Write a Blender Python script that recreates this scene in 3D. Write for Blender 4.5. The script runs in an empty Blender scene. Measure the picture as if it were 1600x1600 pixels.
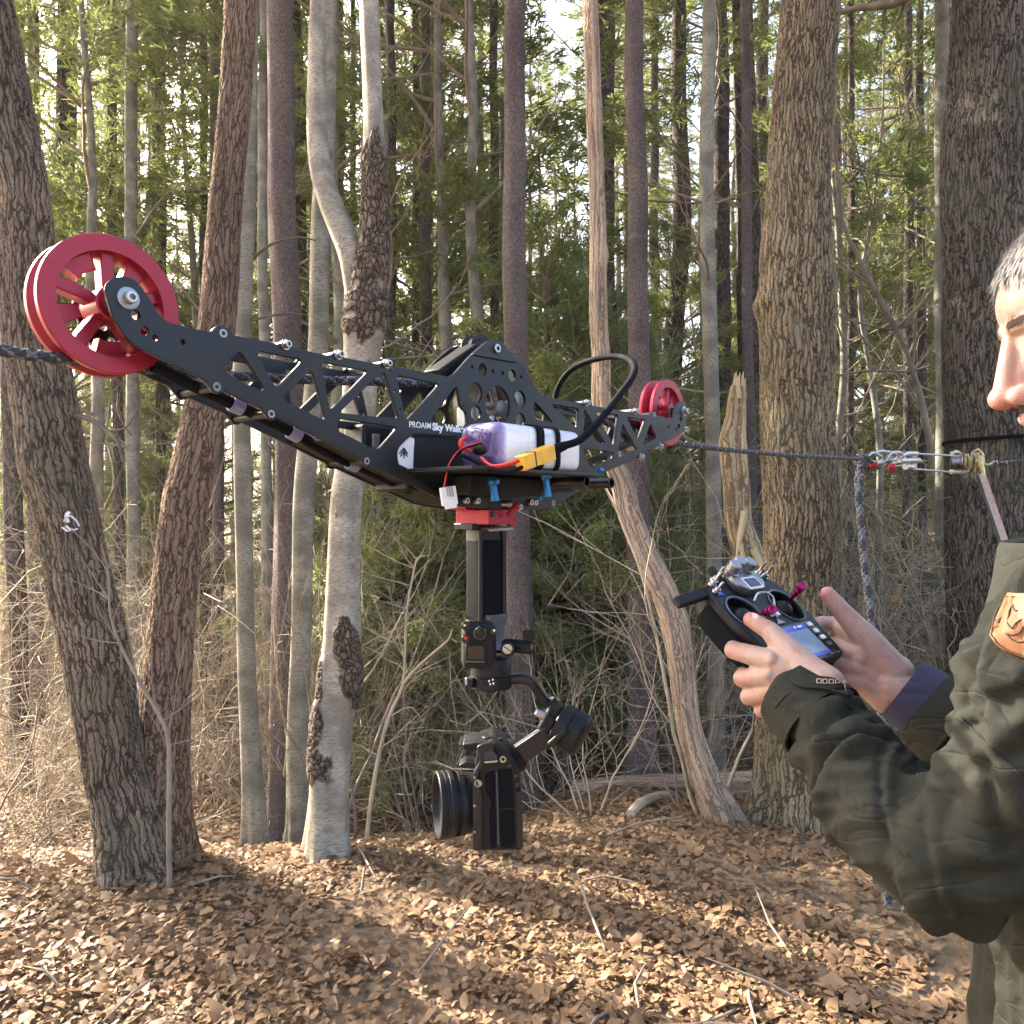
import bpy, bmesh, math, random
import numpy as np
from mathutils import Vector, Matrix, Quaternion, noise as mnoise
from mathutils.bvhtree import BVHTree

sc = bpy.context.scene
COL = sc.collection
PI = math.pi
CZ = 1.5                     # eye height of the camera
F = 1250.0                   # focal length in photograph pixels (1600 wide)

# ---------------------------------------------------------------- camera, sky, sun, exposure
cam = bpy.data.cameras.new('camera'); cam.lens = F / 1600 * 36; cam.sensor_width = 36
cam.clip_start = 0.05; cam.clip_end = 600
camo = bpy.data.objects.new('camera', cam); COL.objects.link(camo)
camo.location = (0, 0, CZ); camo.rotation_euler = (math.radians(90), 0, 0)
sc.camera = camo
SUN_AZ = math.radians(-56)   # from +Y towards -X : far left
SUN_EL = math.radians(31)
world = bpy.data.worlds.new('World'); sc.world = world; world.use_nodes = True
wn = world.node_tree; bg = wn.nodes['Background']
sky = wn.nodes.new('ShaderNodeTexSky'); sky.sky_type = 'NISHITA'; sky.sun_disc = False
sky.sun_elevation = SUN_EL; sky.sun_rotation = SUN_AZ
sky.air_density = 1.0; sky.dust_density = 7.0; sky.ozone_density = 1.0
wn.links.new(sky.outputs['Color'], bg.inputs['Color']); bg.inputs['Strength'].default_value = 0.15
sl = bpy.data.lights.new('sun', 'SUN'); sl.energy = 4.6; sl.angle = math.radians(0.6); sl.color = (1, 0.91, 0.76)
so = bpy.data.objects.new('sun', sl); COL.objects.link(so); so.location = (-20, 15, 30)
sd = Vector((math.sin(SUN_AZ) * math.cos(SUN_EL), math.cos(SUN_AZ) * math.cos(SUN_EL), math.sin(SUN_EL)))
so.rotation_euler = sd.to_track_quat('Z', 'Y').to_euler()
sc.view_settings.view_transform = 'Standard'; sc.view_settings.look = 'None'
sc.view_settings.exposure = 2.5; sc.view_settings.gamma = 1; sc.view_settings.use_curve_mapping = False
sc.cycles.max_bounces = 6; sc.cycles.diffuse_bounces = 3; sc.cycles.glossy_bounces = 3
sc.cycles.transmission_bounces = 4; sc.cycles.transparent_max_bounces = 8
sc.cycles.sample_clamp_indirect = 6
sc.cycles.use_denoising = True

# ---------------------------------------------------------------- helpers
def P(px, py, d):
    return Vector(((px - 800) / F * d, d, CZ + (800 - py) / F * d))

def sstep(a, b, x):
    t = max(0.0, min(1.0, (x - a) / (b - a))); return t * t * (3 - 2 * t)

def terrain(x, y):
    z = -0.28 * sstep(3.0, 6.0, y)
    z += 0.10 * max(0, y - 8) * sstep(0.5, 5.0, x)* (1 - sstep(12, 60, y)*.7)
    z -= 0.5 * sstep(14, 40, y) * (1 - sstep(-4, 6, x))
    z += 0.10 * mnoise.noise(Vector((x * .35, y * .35, 0))) + 0.04 * mnoise.noise(Vector((x * 1.3, y * 1.3, 5)))
    return z

INV = {}
def tag(o, label=None, cat=None, group=None, kind=None):
    if label: o['label'] = label
    if cat: o['category'] = cat
    if group: o['group'] = group
    if kind: o['kind'] = kind
    return o
def thing(name, loc, label=None, cat=None, group=None, rotz=0.0):
    o = bpy.data.objects.new(name, None); COL.objects.link(o); o.empty_display_size = 0.1
    o.location = loc; o.rotation_euler = (0, 0, rotz)
    INV[o.name] = (Matrix.Translation(Vector(loc)) @ Matrix.Rotation(rotz, 4, 'Z')).inverted()
    return tag(o, label, cat, group)

class MB:
    """collects verts and faces; build() links them as one mesh object"""
    def __init__(s): s.v = []; s.q = []; s.t = []; s.p = []; s.n = 0; s.att = {}
    def add(s, v, q=None, t=None, polys=None):
        v = np.asarray(v, dtype=float).reshape(-1, 3)
        if q is not None and len(q): s.q.append(np.asarray(q, dtype=np.int64) + s.n)
        if t is not None and len(t): s.t.append(np.asarray(t, dtype=np.int64) + s.n)
        if polys: s.p += [[i + s.n for i in pp] for pp in polys]
        s.v.append(v); s.n += len(v); return s
    def box(s, c, size, R=None):
        c = np.array(c, float); h = np.array(size, float) / 2
        v = np.array([[x, y, z] for x in (-1, 1) for y in (-1, 1) for z in (-1, 1)], float) * h
        if R is not None: v = v @ np.array(R.to_3x3()).T
        return s.add(v + c, q=[(0, 1, 3, 2), (4, 6, 7, 5), (0, 4, 5, 1), (2, 3, 7, 6), (0, 2, 6, 4), (1, 5, 7, 3)])
    def obox(s, o, ax, ay, az):
        """box from corner o and three edge vectors"""
        o, ax, ay, az = [np.array(k, float) for k in (o, ax, ay, az)]
        v = [o + i * ax + j * ay + k * az for i in (0, 1) for j in (0, 1) for k in (0, 1)]
        return s.add(v, q=[(0, 1, 3, 2), (4, 6, 7, 5), (0, 4, 5, 1), (2, 3, 7, 6), (0, 2, 6, 4), (1, 5, 7, 3)])
    def tube(s, pts, rad, seg=8, caps=True, closed=False, squash=None):
        pts = np.array([list(p) for p in pts], float); n = len(pts)
        if np.isscalar(rad): rad = [rad] * n
        rad = np.array(rad, float)
        T = np.gradient(pts, axis=0) if n > 2 else np.array([pts[1] - pts[0]] * 2)
        T /= np.linalg.norm(T, axis=1)[:, None] + 1e-12
        a = np.array([0, 0, 1.0]) if abs(T[0][2]) < .9 else np.array([1.0, 0, 0])
        N = np.cross(T[0], a); N /= np.linalg.norm(N)
        ang = np.arange(seg) / seg * 2 * PI
        vs = []
        for i in range(n):
            N = N - T[i] * np.dot(N, T[i]); N /= np.linalg.norm(N) + 1e-12
            B = np.cross(T[i], N)
            vs.append(pts[i] + rad[i] * (np.cos(ang)[:, None] * N + np.sin(ang)[:, None] * B * (squash or 1)))
        vs = np.concatenate(vs)
        i = np.arange(n - 1)[:, None] * seg; j = np.arange(seg)[None]; j2 = (j + 1) % seg
        q = np.stack([i + j, i + j2, i + seg + j2, i + seg + j], -1).reshape(-1, 4)
        polys = [list(range(seg))[::-1], list(range((n - 1) * seg, n * seg))] if caps else None
        return s.add(vs, q=q, polys=polys)
    def cyl(s, a, b, r, seg=20, r2=None):
        return s.tube([a, b], [r, r if r2 is None else r2], seg)
    def lathe(s, o, axis, prof, seg=32, closed=False):
        """prof: (distance along axis, radius) pairs"""
        o = np.array(o, float); ax = np.array(axis, float); ax /= np.linalg.norm(ax)
        a = np.array([0, 0, 1.0]) if abs(ax[2]) < .9 else np.array([1.0, 0, 0])
        N = np.cross(ax, a); N /= np.linalg.norm(N); B = np.cross(ax, N)
        ang = np.arange(seg) / seg * 2 * PI
        ring = np.cos(ang)[:, None] * N + np.sin(ang)[:, None] * B
        vs = np.concatenate([o + ax * d + ring * max(r, 1e-5) for d, r in prof]); n = len(prof)
        k = n if closed else n - 1
        i = np.arange(k)[:, None]; j = np.arange(seg)[None]; j2 = (j + 1) % seg
        i2 = (i + 1) % n
        q = np.stack([i * seg + j, i * seg + j2, i2 * seg + j2, i2 * seg + j], -1).reshape(-1, 4)
        return s.add(vs, q=q)
    def sphere(s, c, r, seg=16, rings=10, scale=(1, 1, 1), R=None):
        c = np.array(c, float)
        th = np.linspace(0, PI, rings + 1); ph = np.arange(seg) / seg * 2 * PI
        v = np.array([[math.sin(t) * math.cos(p), math.sin(t) * math.sin(p), math.cos(t)] for t in th for p in ph]) * r * np.array(scale)
        if R is not None: v = v @ np.array(R.to_3x3()).T
        i = np.arange(rings)[:, None] * seg; j = np.arange(seg)[None]; j2 = (j + 1) % seg
        q = np.stack([i + j, i + seg + j, i + seg + j2, i + j2], -1).reshape(-1, 4)
        return s.add(v + c, q=q)
    def mesh(s, name):
        me = bpy.data.meshes.new(name)
        V = np.concatenate(s.v) if s.v else np.zeros((0, 3))
        loops = []; starts = []; k = 0
        for arr, m in ((s.q, 4), (s.t, 3)):
            if arr:
                A = np.concatenate(arr).reshape(-1, m); loops.append(A.ravel())
                starts.append(k + np.arange(len(A)) * m); k += A.size
        for pp in s.p:
            loops.append(np.array(pp)); starts.append(np.array([k])); k += len(pp)
        L = np.concatenate(loops); S = np.concatenate(starts)
        me.vertices.add(len(V)); me.vertices.foreach_set('co', V.astype(np.float32).ravel())
        me.loops.add(len(L)); me.loops.foreach_set('vertex_index', L.astype(np.int32))
        me.polygons.add(len(S)); me.polygons.foreach_set('loop_start', S.astype(np.int32))
        for nm, (typ, arr) in s.att.items():
            at = me.attributes.new(nm, typ, 'POINT')
            at.data.foreach_set('vector' if typ == 'FLOAT_VECTOR' else 'value', np.asarray(arr, np.float32).ravel())
        me.update(calc_edges=True); me.validate()
        return me
    def build(s, name, mat, parent=None, smooth=True, world=True, bevel=0, angle=38, label=None):
        if parent is not None and world:
            r = parent
            while r.parent: r = r.parent
            M = np.array(INV[r.name])
            s.v = [v @ M[:3, :3].T + M[:3, 3] for v in s.v]
        me = s.mesh(name)
        return link(name, me, mat, parent, smooth, bevel, angle, label)

def link(name, me, mat, parent=None, smooth=True, bevel=0, angle=38, label=None):
    o = bpy.data.objects.new(name, me); COL.objects.link(o)
    if mat is not None and not me.materials: me.materials.append(mat)
    if parent is not None: o.parent = parent
    if smooth:
        me.polygons.foreach_set('use_smooth', [True] * len(me.polygons))
        if angle and len(me.polygons) < 60000: me.set_sharp_from_angle(angle=math.radians(angle))
    if bevel:
        b = o.modifiers.new('bevel', 'BEVEL'); b.width = bevel; b.segments = 2; b.limit_method = 'ANGLE'
        b.angle_limit = math.radians(40); b.harden_normals = False
    if label: o['label'] = label
    return o

def plate_mesh(name, outline, holes, depth, bev, to3):
    """flat outline with holes, extruded; to3 maps (x, y, z) of the flat curve to 3-D"""
    cu = bpy.data.curves.new('tmp', 'CURVE'); cu.dimensions = '2D'; cu.fill_mode = 'BOTH'
    for poly in [outline] + holes:
        sp = cu.splines.new('POLY'); sp.points.add(len(poly) - 1)
        for i, p in enumerate(poly): sp.points[i].co = (p[0], p[1], 0, 1)
        sp.use_cyclic_u = True
    cu.extrude = depth / 2 - bev; cu.bevel_depth = bev; cu.bevel_resolution = 1; cu.offset = -bev
    ob = bpy.data.objects.new('tmp', cu); COL.objects.link(ob)
    bpy.context.view_layer.update()
    me = bpy.data.meshes.new_from_object(ob.evaluated_get(bpy.context.evaluated_depsgraph_get()))
    bpy.data.objects.remove(ob); bpy.data.curves.remove(cu)
    me.name = name
    n = len(me.vertices); co = np.zeros(n * 3, np.float32); me.vertices.foreach_get('co', co)
    co = np.array([to3(*c) for c in co.reshape(-1, 3)], np.float32)
    me.vertices.foreach_set('co', co.ravel()); me.update()
    return me

def text_mesh(name, body, size, to3, depth=0.0004, shear=0.0, bold=0.0):
    cu = bpy.data.curves.new('tmp', 'FONT'); cu.body = body; cu.size = size; cu.extrude = depth
    cu.shear = shear; cu.offset = bold; cu.align_x = 'LEFT'
    ob = bpy.data.objects.new('tmp', cu); COL.objects.link(ob); bpy.context.view_layer.update()
    me = bpy.data.meshes.new_from_object(ob.evaluated_get(bpy.context.evaluated_depsgraph_get()))
    bpy.data.objects.remove(ob); me.name = name
    n = len(me.vertices); co = np.zeros(n * 3, np.float32); me.vertices.foreach_get('co', co)
    co = np.array([to3(*c) for c in co.reshape(-1, 3)], np.float32)
    me.vertices.foreach_set('co', co.ravel()); me.update()
    return me

def blob(mb, voxel, smooth=4, name='tmp', factor=0.6):
    """voxel-remesh overlapping shapes into one continuous skin"""
    me = mb.mesh('tmp'); ob = bpy.data.objects.new('tmp', me); COL.objects.link(ob)
    r = ob.modifiers.new('r', 'REMESH'); r.mode = 'VOXEL'; r.voxel_size = voxel
    if smooth:
        k = ob.modifiers.new('s', 'SMOOTH'); k.iterations = smooth; k.factor = factor
    bpy.context.view_layer.update()
    out = bpy.data.meshes.new_from_object(ob.evaluated_get(bpy.context.evaluated_depsgraph_get()))
    bpy.data.objects.remove(ob); bpy.data.meshes.remove(me)
    return out
def mesh_arrays(me):
    n = len(me.vertices); co = np.zeros(n * 3, np.float32); me.vertices.foreach_get('co', co)
    polys = [list(p.vertices) for p in me.polygons]
    return co.reshape(-1, 3).astype(float), polys

def round_poly(pts, r, n=4):
    out = []; m = len(pts)
    for i in range(m):
        a = Vector(pts[i - 1][:2]); b = Vector(pts[i][:2]); c = Vector(pts[(i + 1) % m][:2])
        d1 = (a - b); d2 = (c - b); l1, l2 = d1.length, d2.length; d1.normalize(); d2.normalize()
        k = pts[i][2] if len(pts[i]) > 2 else r
        k = min(k, l1 * .45, l2 * .45)
        if k <= 0: out.append((b.x, b.y)); continue
        for j in range(n + 1):
            t = j / n
            p = (1 - t) ** 2 * (b + d1 * k) + 2 * t * (1 - t) * b + t * t * (b + d2 * k)
            out.append((p.x, p.y))
    return out
def circle(cx, cy, r, n=20): return [(cx + r * math.cos(a * 2 * PI / n), cy + r * math.sin(a * 2 * PI / n)) for a in range(n)]

def catmull(pts, n=6):
    pts = [Vector(p) for p in pts]; out = []
    pp = [pts[0] * 2 - pts[1]] + pts + [pts[-1] * 2 - pts[-2]]
    for i in range(1, len(pp) - 2):
        p0, p1, p2, p3 = pp[i - 1:i + 3]
        for j in range(n):
            t = j / n
            out.append(0.5 * ((2 * p1) + (p2 - p0) * t + (2 * p0 - 5 * p1 + 4 * p2 - p3) * t * t + (3 * p1 - p0 - 3 * p2 + p3) * t ** 3))
    out.append(pts[-1]); return out

# ---------------------------------------------------------------- materials
def newmat(name):
    m = bpy.data.materials.new(name); m.use_nodes = True
    nt = m.node_tree; b = nt.nodes['Principled BSDF']; return m, nt, b
def N(nt, typ, **kw):
    n = nt.nodes.new(typ)
    for k, v in kw.items():
        if k.startswith('i_'): n.inputs[k[2:].replace('_', ' ')].default_value = v
        else: setattr(n, k, v)
    return n
def ramp(nt, fac, stops, interp='LINEAR'):
    r = nt.nodes.new('ShaderNodeValToRGB'); r.color_ramp.interpolation = interp
    e = r.color_ramp.elements
    while len(e) < len(stops): e.new(0.5)
    for k, (p, c) in enumerate(stops):
        e[k].position = p; e[k].color = (c, c, c, 1) if np.isscalar(c) else (*c, 1)
    nt.links.new(fac, r.inputs[0]); return r.outputs[0]
def mixc(nt, fac, a, b, mode='MIX'):
    m = nt.nodes.new('ShaderNodeMix'); m.data_type = 'RGBA'; m.blend_type = mode
    for sock, val in ((m.inputs[0], fac), (m.inputs[6], a), (m.inputs[7], b)):
        if isinstance(val, bpy.types.NodeSocket): nt.links.new(val, sock)
        elif np.isscalar(val): sock.default_value = val if sock == m.inputs[0] else (val, val, val, 1)
        else: sock.default_value = (*val, 1)
    return m.outputs[2]
def mth(nt, op, a, b=0.0):
    m = nt.nodes.new('ShaderNodeMath'); m.operation = op
    for s_, v in zip(m.inputs, (a, b)):
        if isinstance(v, bpy.types.NodeSocket): nt.links.new(v, s_)
        else: s_.default_value = v
    return m.outputs[0]
def simple(name, col, rough=0.5, metal=0.0, var=0.12, nscale=60, bump=0.0, bscale=400, coat=0, spec=0.5, sheen=0):
    """plain surface with slight mottling, smudged roughness and fine relief"""
    m, nt, b = newmat(name)
    tc = N(nt, 'ShaderNodeTexCoord'); n1 = N(nt, 'ShaderNodeTexNoise', i_Scale=nscale, i_Detail=5.0)
    nt.links.new(tc.outputs['Object'], n1.inputs['Vector'])
    lo = tuple(c * (1 - var) for c in col); hi = tuple(min(1, c * (1 + var)) for c in col)
    nt.links.new(ramp(nt, n1.outputs[0], [(.3, lo), (.7, hi)]), b.inputs['Base Color'])
    nt.links.new(ramp(nt, n1.outputs[0], [(.3, max(0, rough - .07)), (.75, min(1, rough + .09))]), b.inputs['Roughness'])
    b.inputs['Metallic'].default_value = metal; b.inputs['Specular IOR Level'].default_value = spec
    if coat: b.inputs['Coat Weight'].default_value = coat
    if sheen: b.inputs['Sheen Weight'].default_value = sheen
    if bump:
        n2 = N(nt, 'ShaderNodeTexNoise', i_Scale=bscale, i_Detail=3.0)
        nt.links.new(tc.outputs['Object'], n2.inputs['Vector'])
        bp = N(nt, 'ShaderNodeBump', i_Strength=bump, i_Distance=0.001)
        nt.links.new(n2.outputs[0], bp.inputs['Height']); nt.links.new(bp.outputs[0], b.inputs['Normal'])
    return m

def bark(name, ridge, crack, scale=26, stretch=.22, depth=.012, disp=False, ridge2=None, lichen=0.25, warp=.25, moss=(.10, .11, .06), crackw=.16):
    """furrowed bark: stretched cells with dark furrows, driven by straightened trunk coordinates"""
    m, nt, b = newmat(name)
    at = N(nt, 'ShaderNodeAttribute', attribute_name='bark_co')
    nz = N(nt, 'ShaderNodeTexNoise', i_Scale=7.0, i_Detail=3.0); nt.links.new(at.outputs['Vector'], nz.inputs['Vector'])
    vm = N(nt, 'ShaderNodeVectorMath', operation='MULTIPLY_ADD'); nt.links.new(nz.outputs['Color'], vm.inputs[0])
    vm.inputs[1].default_value = (warp * .22, warp * .22, 0); nt.links.new(at.outputs['Vector'], vm.inputs[2])
    nz2 = N(nt, 'ShaderNodeTexNoise', i_Scale=float(scale * .8), i_Detail=3.0); nt.links.new(at.outputs['Vector'], nz2.inputs['Vector'])
    vm2 = N(nt, 'ShaderNodeVectorMath', operation='MULTIPLY_ADD'); nt.links.new(nz2.outputs['Color'], vm2.inputs[0])
    vm2.inputs[1].default_value = (.75 / scale, .75 / scale, .9 / scale); nt.links.new(vm.outputs[0], vm2.inputs[2])
    mp = N(nt, 'ShaderNodeMapping'); mp.inputs['Scale'].default_value = (1, 1, stretch); nt.links.new(vm2.outputs[0], mp.inputs['Vector'])
    v1 = N(nt, 'ShaderNodeTexVoronoi', feature='DISTANCE_TO_EDGE', i_Scale=float(scale)); nt.links.new(mp.outputs[0], v1.inputs['Vector'])
    v2 = N(nt, 'ShaderNodeTexVoronoi', feature='DISTANCE_TO_EDGE', i_Scale=float(scale * 2.3)); nt.links.new(mp.outputs[0], v2.inputs['Vector'])
    fn = N(nt, 'ShaderNodeTexNoise', i_Scale=float(scale * 4), i_Detail=6.0, i_Roughness=.65); nt.links.new(mp.outputs[0], fn.inputs['Vector'])
    vc = N(nt, 'ShaderNodeTexVoronoi', feature='F1', i_Scale=float(scale)); nt.links.new(mp.outputs[0], vc.inputs['Vector'])
    big = N(nt, 'ShaderNodeTexNoise', i_Scale=3.0, i_Detail=3.0); nt.links.new(at.outputs['Vector'], big.inputs['Vector'])
    m1 = ramp(nt, v1.outputs['Distance'], [(.0, 0.0), (crackw, .75), (.45, 1.0)])
    m2 = ramp(nt, v2.outputs['Distance'], [(.0, .45), (.12, 1.0)])
    h = mth(nt, 'MULTIPLY', m1, m2)
    h2 = mth(nt, 'ADD', mth(nt, 'MULTIPLY', h, .75), mth(nt, 'MULTIPLY', fn.outputs[0], .45))
    rid = mixc(nt, vc.outputs['Color'], ridge, ridge2 or tuple(c * 1.35 for c in ridge))
    rid = mixc(nt, ramp(nt, fn.outputs[0], [(.35, .0), (.65, 1.0)]), tuple(c * .62 for c in ridge), rid)
    col = mixc(nt, ramp(nt, h, [(.15, 0.0), (.6, 1.0)]), crack, rid)
    if lichen:
        col = mixc(nt, ramp(nt, big.outputs[0], [(.52, 0.0), (.7, lichen)]), col, moss)
    bg2 = N(nt, 'ShaderNodeTexNoise', i_Scale=1.6, i_Detail=4.0, i_Roughness=.6); nt.links.new(at.outputs['Vector'], bg2.inputs['Vector'])
    col = mixc(nt, 1.0, col, ramp(nt, bg2.outputs[0], [(.32, .62), (.5, .95), (.68, 1.18)]), 'MULTIPLY')
    if lichen:
        lp = N(nt, 'ShaderNodeTexNoise', i_Scale=11.0, i_Detail=6.0, i_Roughness=.7); nt.links.new(at.outputs['Vector'], lp.inputs['Vector'])
        col = mixc(nt, ramp(nt, lp.outputs[0], [(.60, 0.0), (.70, .45)]), col, (.24, .25, .19))
    nt.links.new(col, b.inputs['Base Color']); b.inputs['Roughness'].default_value = .9
    b.inputs['Specular IOR Level'].default_value = .25
    if disp:
        dn = N(nt, 'ShaderNodeDisplacement', i_Scale=float(depth), i_Midlevel=.8); nt.links.new(h2, dn.inputs['Height'])
        nt.links.new(dn.outputs[0], nt.nodes['Material Output'].inputs['Displacement']); m.displacement_method = 'BOTH'
    else:
        bp = N(nt, 'ShaderNodeBump', i_Strength=.9, i_Distance=float(depth)); nt.links.new(h2, bp.inputs['Height'])
        nt.links.new(bp.outputs[0], b.inputs['Normal'])
    return m

def smoothbark(name, base, dark, disp=False, canker=False):
    """smooth beech or birch bark with lenticels, spots and, where 'rough' says so, flaking canker bark"""
    m, nt, b = newmat(name)
    at = N(nt, 'ShaderNodeAttribute', attribute_name='bark_co')
    mp = N(nt, 'ShaderNodeMapping'); mp.inputs['Scale'].default_value = (1, 1, 3.2); nt.links.new(at.outputs['Vector'], mp.inputs['Vector'])
    n1 = N(nt, 'ShaderNodeTexNoise', i_Scale=9.0, i_Detail=6.0); nt.links.new(at.outputs['Vector'], n1.inputs['Vector'])
    n2 = N(nt, 'ShaderNodeTexNoise', i_Scale=55.0, i_Detail=4.0); nt.links.new(mp.outputs[0], n2.inputs['Vector'])
    vs = N(nt, 'ShaderNodeTexVoronoi', feature='F1', i_Scale=22.0, i_Randomness=1.0); nt.links.new(mp.outputs[0], vs.inputs['Vector'])
    col = mixc(nt, ramp(nt, n1.outputs[0], [(.38, 0.0), (.6, 1.0)]), tuple(min(1, c * 1.12) for c in base), tuple(c * .62 for c in base))
    col = mixc(nt, ramp(nt, n2.outputs[0], [(.46, 0.0), (.66, .8)]), col, tuple(c * .42 for c in base))
    spot = ramp(nt, vs.outputs['Distance'], [(.05, 1.0), (.13, 0.0)])
    col = mixc(nt, mth(nt, 'MULTIPLY', spot, .8), col, dark)
    gr = N(nt, 'ShaderNodeTexNoise', i_Scale=4.0, i_Detail=2.0); nt.links.new(at.outputs['Vector'], gr.inputs['Vector'])
    col = mixc(nt, ramp(nt, gr.outputs[0], [(.55, 0.0), (.7, .4)]), col, (.16, .155, .10))
    h = mth(nt, 'SUBTRACT', mth(nt, 'MULTIPLY', n2.outputs[0], .12), mth(nt, 'MULTIPLY', spot, .2))
    if canker:
        ra = N(nt, 'ShaderNodeAttribute', attribute_name='rough')
        mp2 = N(nt, 'ShaderNodeMapping'); mp2.inputs['Scale'].default_value = (1, 1, .5); nt.links.new(at.outputs['Vector'], mp2.inputs['Vector'])
        wz = N(nt, 'ShaderNodeTexNoise', i_Scale=14.0, i_Detail=4.0); nt.links.new(mp2.outputs[0], wz.inputs['Vector'])
        vm = N(nt, 'ShaderNodeVectorMath', operation='MULTIPLY_ADD'); nt.links.new(wz.outputs['Color'], vm.inputs[0])
        vm.inputs[1].default_value = (.09,) * 3; nt.links.new(mp2.outputs[0], vm.inputs[2])
        v = N(nt, 'ShaderNodeTexVoronoi', feature='DISTANCE_TO_EDGE', i_Scale=58.0); nt.links.new(vm.outputs[0], v.inputs['Vector'])
        v2 = N(nt, 'ShaderNodeTexVoronoi', feature='F1', i_Scale=58.0); nt.links.new(vm.outputs[0], v2.inputs['Vector'])
        ck = ramp(nt, v.outputs['Distance'], [(.0, 0.0), (.14, .8), (.35, 1.0)])
        rc = mixc(nt, v2.outputs['Color'], (.075, .05, .034), (.24, .175, .125))
        rc = mixc(nt, ck, (.022, .014, .01), rc)
        edge = mth(nt, 'ADD', ra.outputs['Fac'], mth(nt, 'MULTIPLY', mth(nt, 'SUBTRACT', wz.outputs[0], .5), 1.9))
        mk = ramp(nt, edge, [(.34, 0.0), (.40, .35), (.50, 1.0)])
        col = mixc(nt, mk, col, rc)
        hr = mth(nt, 'ADD', mth(nt, 'MULTIPLY', ck, .7), mth(nt, 'MULTIPLY', wz.outputs[0], .9))
        h = mth(nt, 'ADD', h, mth(nt, 'MULTIPLY', mk, hr))
    nt.links.new(col, b.inputs['Base Color']); b.inputs['Roughness'].default_value = .8
    b.inputs['Specular IOR Level'].default_value = .3
    if disp:
        dn = N(nt, 'ShaderNodeDisplacement', i_Scale=.011, i_Midlevel=.3); nt.links.new(h, dn.inputs['Height'])
        nt.links.new(dn.outputs[0], nt.nodes['Material Output'].inputs['Displacement']); m.displacement_method = 'BOTH'
    else:
        bp = N(nt, 'ShaderNodeBump', i_Strength=.6, i_Distance=.006); nt.links.new(h, bp.inputs['Height'])
        nt.links.new(bp.outputs[0], b.inputs['Normal'])
    return m

def leafy(name, c1, c2, trans=.45, rough=.6):
    m, nt, b = newmat(name)
    oi = N(nt, 'ShaderNodeObjectInfo'); ge = N(nt, 'ShaderNodeNewGeometry')
    n1 = N(nt, 'ShaderNodeTexNoise', i_Scale=1.7, i_Detail=2.0)
    tc = N(nt, 'ShaderNodeTexCoord'); nt.links.new(tc.outputs['Object'], n1.inputs['Vector'])
    f = mth(nt, 'ADD', mth(nt, 'MULTIPLY', ge.outputs['Random Per Island'], .6), mth(nt, 'MULTIPLY', n1.outputs[0], .5))
    col = mixc(nt, f, c1, c2)
    col = mixc(nt, mth(nt, 'MULTIPLY', oi.outputs['Random'], .5), col, tuple((a + b_) * .38 for a, b_ in zip(c1, c2)))
    nt.links.new(col, b.inputs['Base Color']); b.inputs['Roughness'].default_value = rough
    b.inputs['Specular IOR Level'].default_value = .35
    tr = N(nt, 'ShaderNodeBsdfTranslucent'); nt.links.new(col, tr.inputs['Color'])
    mx = N(nt, 'ShaderNodeMixShader'); mx.inputs[0].default_value = trans
    nt.links.new(b.outputs[0], mx.inputs[1]); nt.links.new(tr.outputs[0], mx.inputs[2])
    nt.links.new(mx.outputs[0], nt.nodes['Material Output'].inputs['Surface'])
    return m

M = {}
M['oak_near'] = bark('furrowed_bark', (.27, .205, .145), (.05, .034, .024), 58, .075, .013, True, (.36, .28, .20))
M['oak_red'] = bark('reddish_furrowed_bark', (.29, .195, .135), (.07, .042, .028), 62, .09, .010, True, (.38, .265, .18), lichen=.1)
M['oak_gold'] = bark('golden_furrowed_bark', (.29, .225, .14), (.055, .038, .024), 58, .08, .013, True, (.42, .33, .205), moss=(.14, .14, .08))
M['oak_dark'] = bark('dark_plated_bark', (.19, .155, .12), (.028, .022, .018), 46, .085, .017, True, (.24, .205, .17), lichen=.4)
M['pine_bark'] = bark('scaly_pine_bark', (.20, .155, .145), (.10, .072, .065), 60, .55, .006, False, (.27, .215, .20), lichen=.3, crackw=.1)
M['dark_bark'] = bark('dark_trunk_bark', (.14, .11, .095), (.05, .038, .03), 30, .3, .008, False, (.20, .165, .14), lichen=.4)
M['beech'] = smoothbark('grey_beech_bark', (.28, .26, .205), (.06, .055, .045))
M['birch'] = smoothbark('pale_cankered_bark', (.385, .335, .26), (.11, .085, .06), True, True)
M['deadwood'] = bark('bare_weathered_wood', (.50, .36, .25), (.20, .14, .095), 40, .03, .006, True, (.60, .46, .34), lichen=.0, crackw=.1, warp=.12)
M['snagwood'] = bark('yellowed_broken_wood', (.62, .47, .27), (.20, .14, .08), 30, .04, .008, False, (.76, .60, .37), lichen=.1, warp=.15)
M['twig'] = simple('twig_bark', (.24, .19, .14), .85, var=.3, nscale=8)
M['branch_dark'] = simple('dark_branch_bark', (.10, .08, .062), .85, var=.3, nscale=20, bump=.4, bscale=200)
M['twig_pale'] = simple('pale_twig_bark', (.44, .355, .245), .8, var=.25, nscale=8)
M['needles'] = leafy('pine_needles', (.09, .13, .04), (.30, .32, .10), .6)
M['needles_dark'] = leafy('dark_pine_needles', (.055, .10, .045), (.15, .20, .08), .5)
M['needles_lit'] = leafy('sunlit_hemlock_needles', (.15, .19, .065), (.32, .35, .13), .55)  # lighter needle copy: sunlight put into the colour of the shaded hemlocks
M['litter'] = leafy('dry_leaf', (.15, .08, .04), (.36, .23, .125), .25)
M['black_metal'] = simple('black_anodised_aluminium', (.012, .0135, .018), .36, .35, nscale=30, bump=.06, bscale=900)
M['black_plastic'] = simple('matt_black_plastic', (.005, .0055, .007), .5, 0, spec=.3, nscale=30, bump=.12, bscale=1400)
M['black_gloss'] = simple('glossy_black', (.006, .006, .008), .16, 0, nscale=30)
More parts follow.
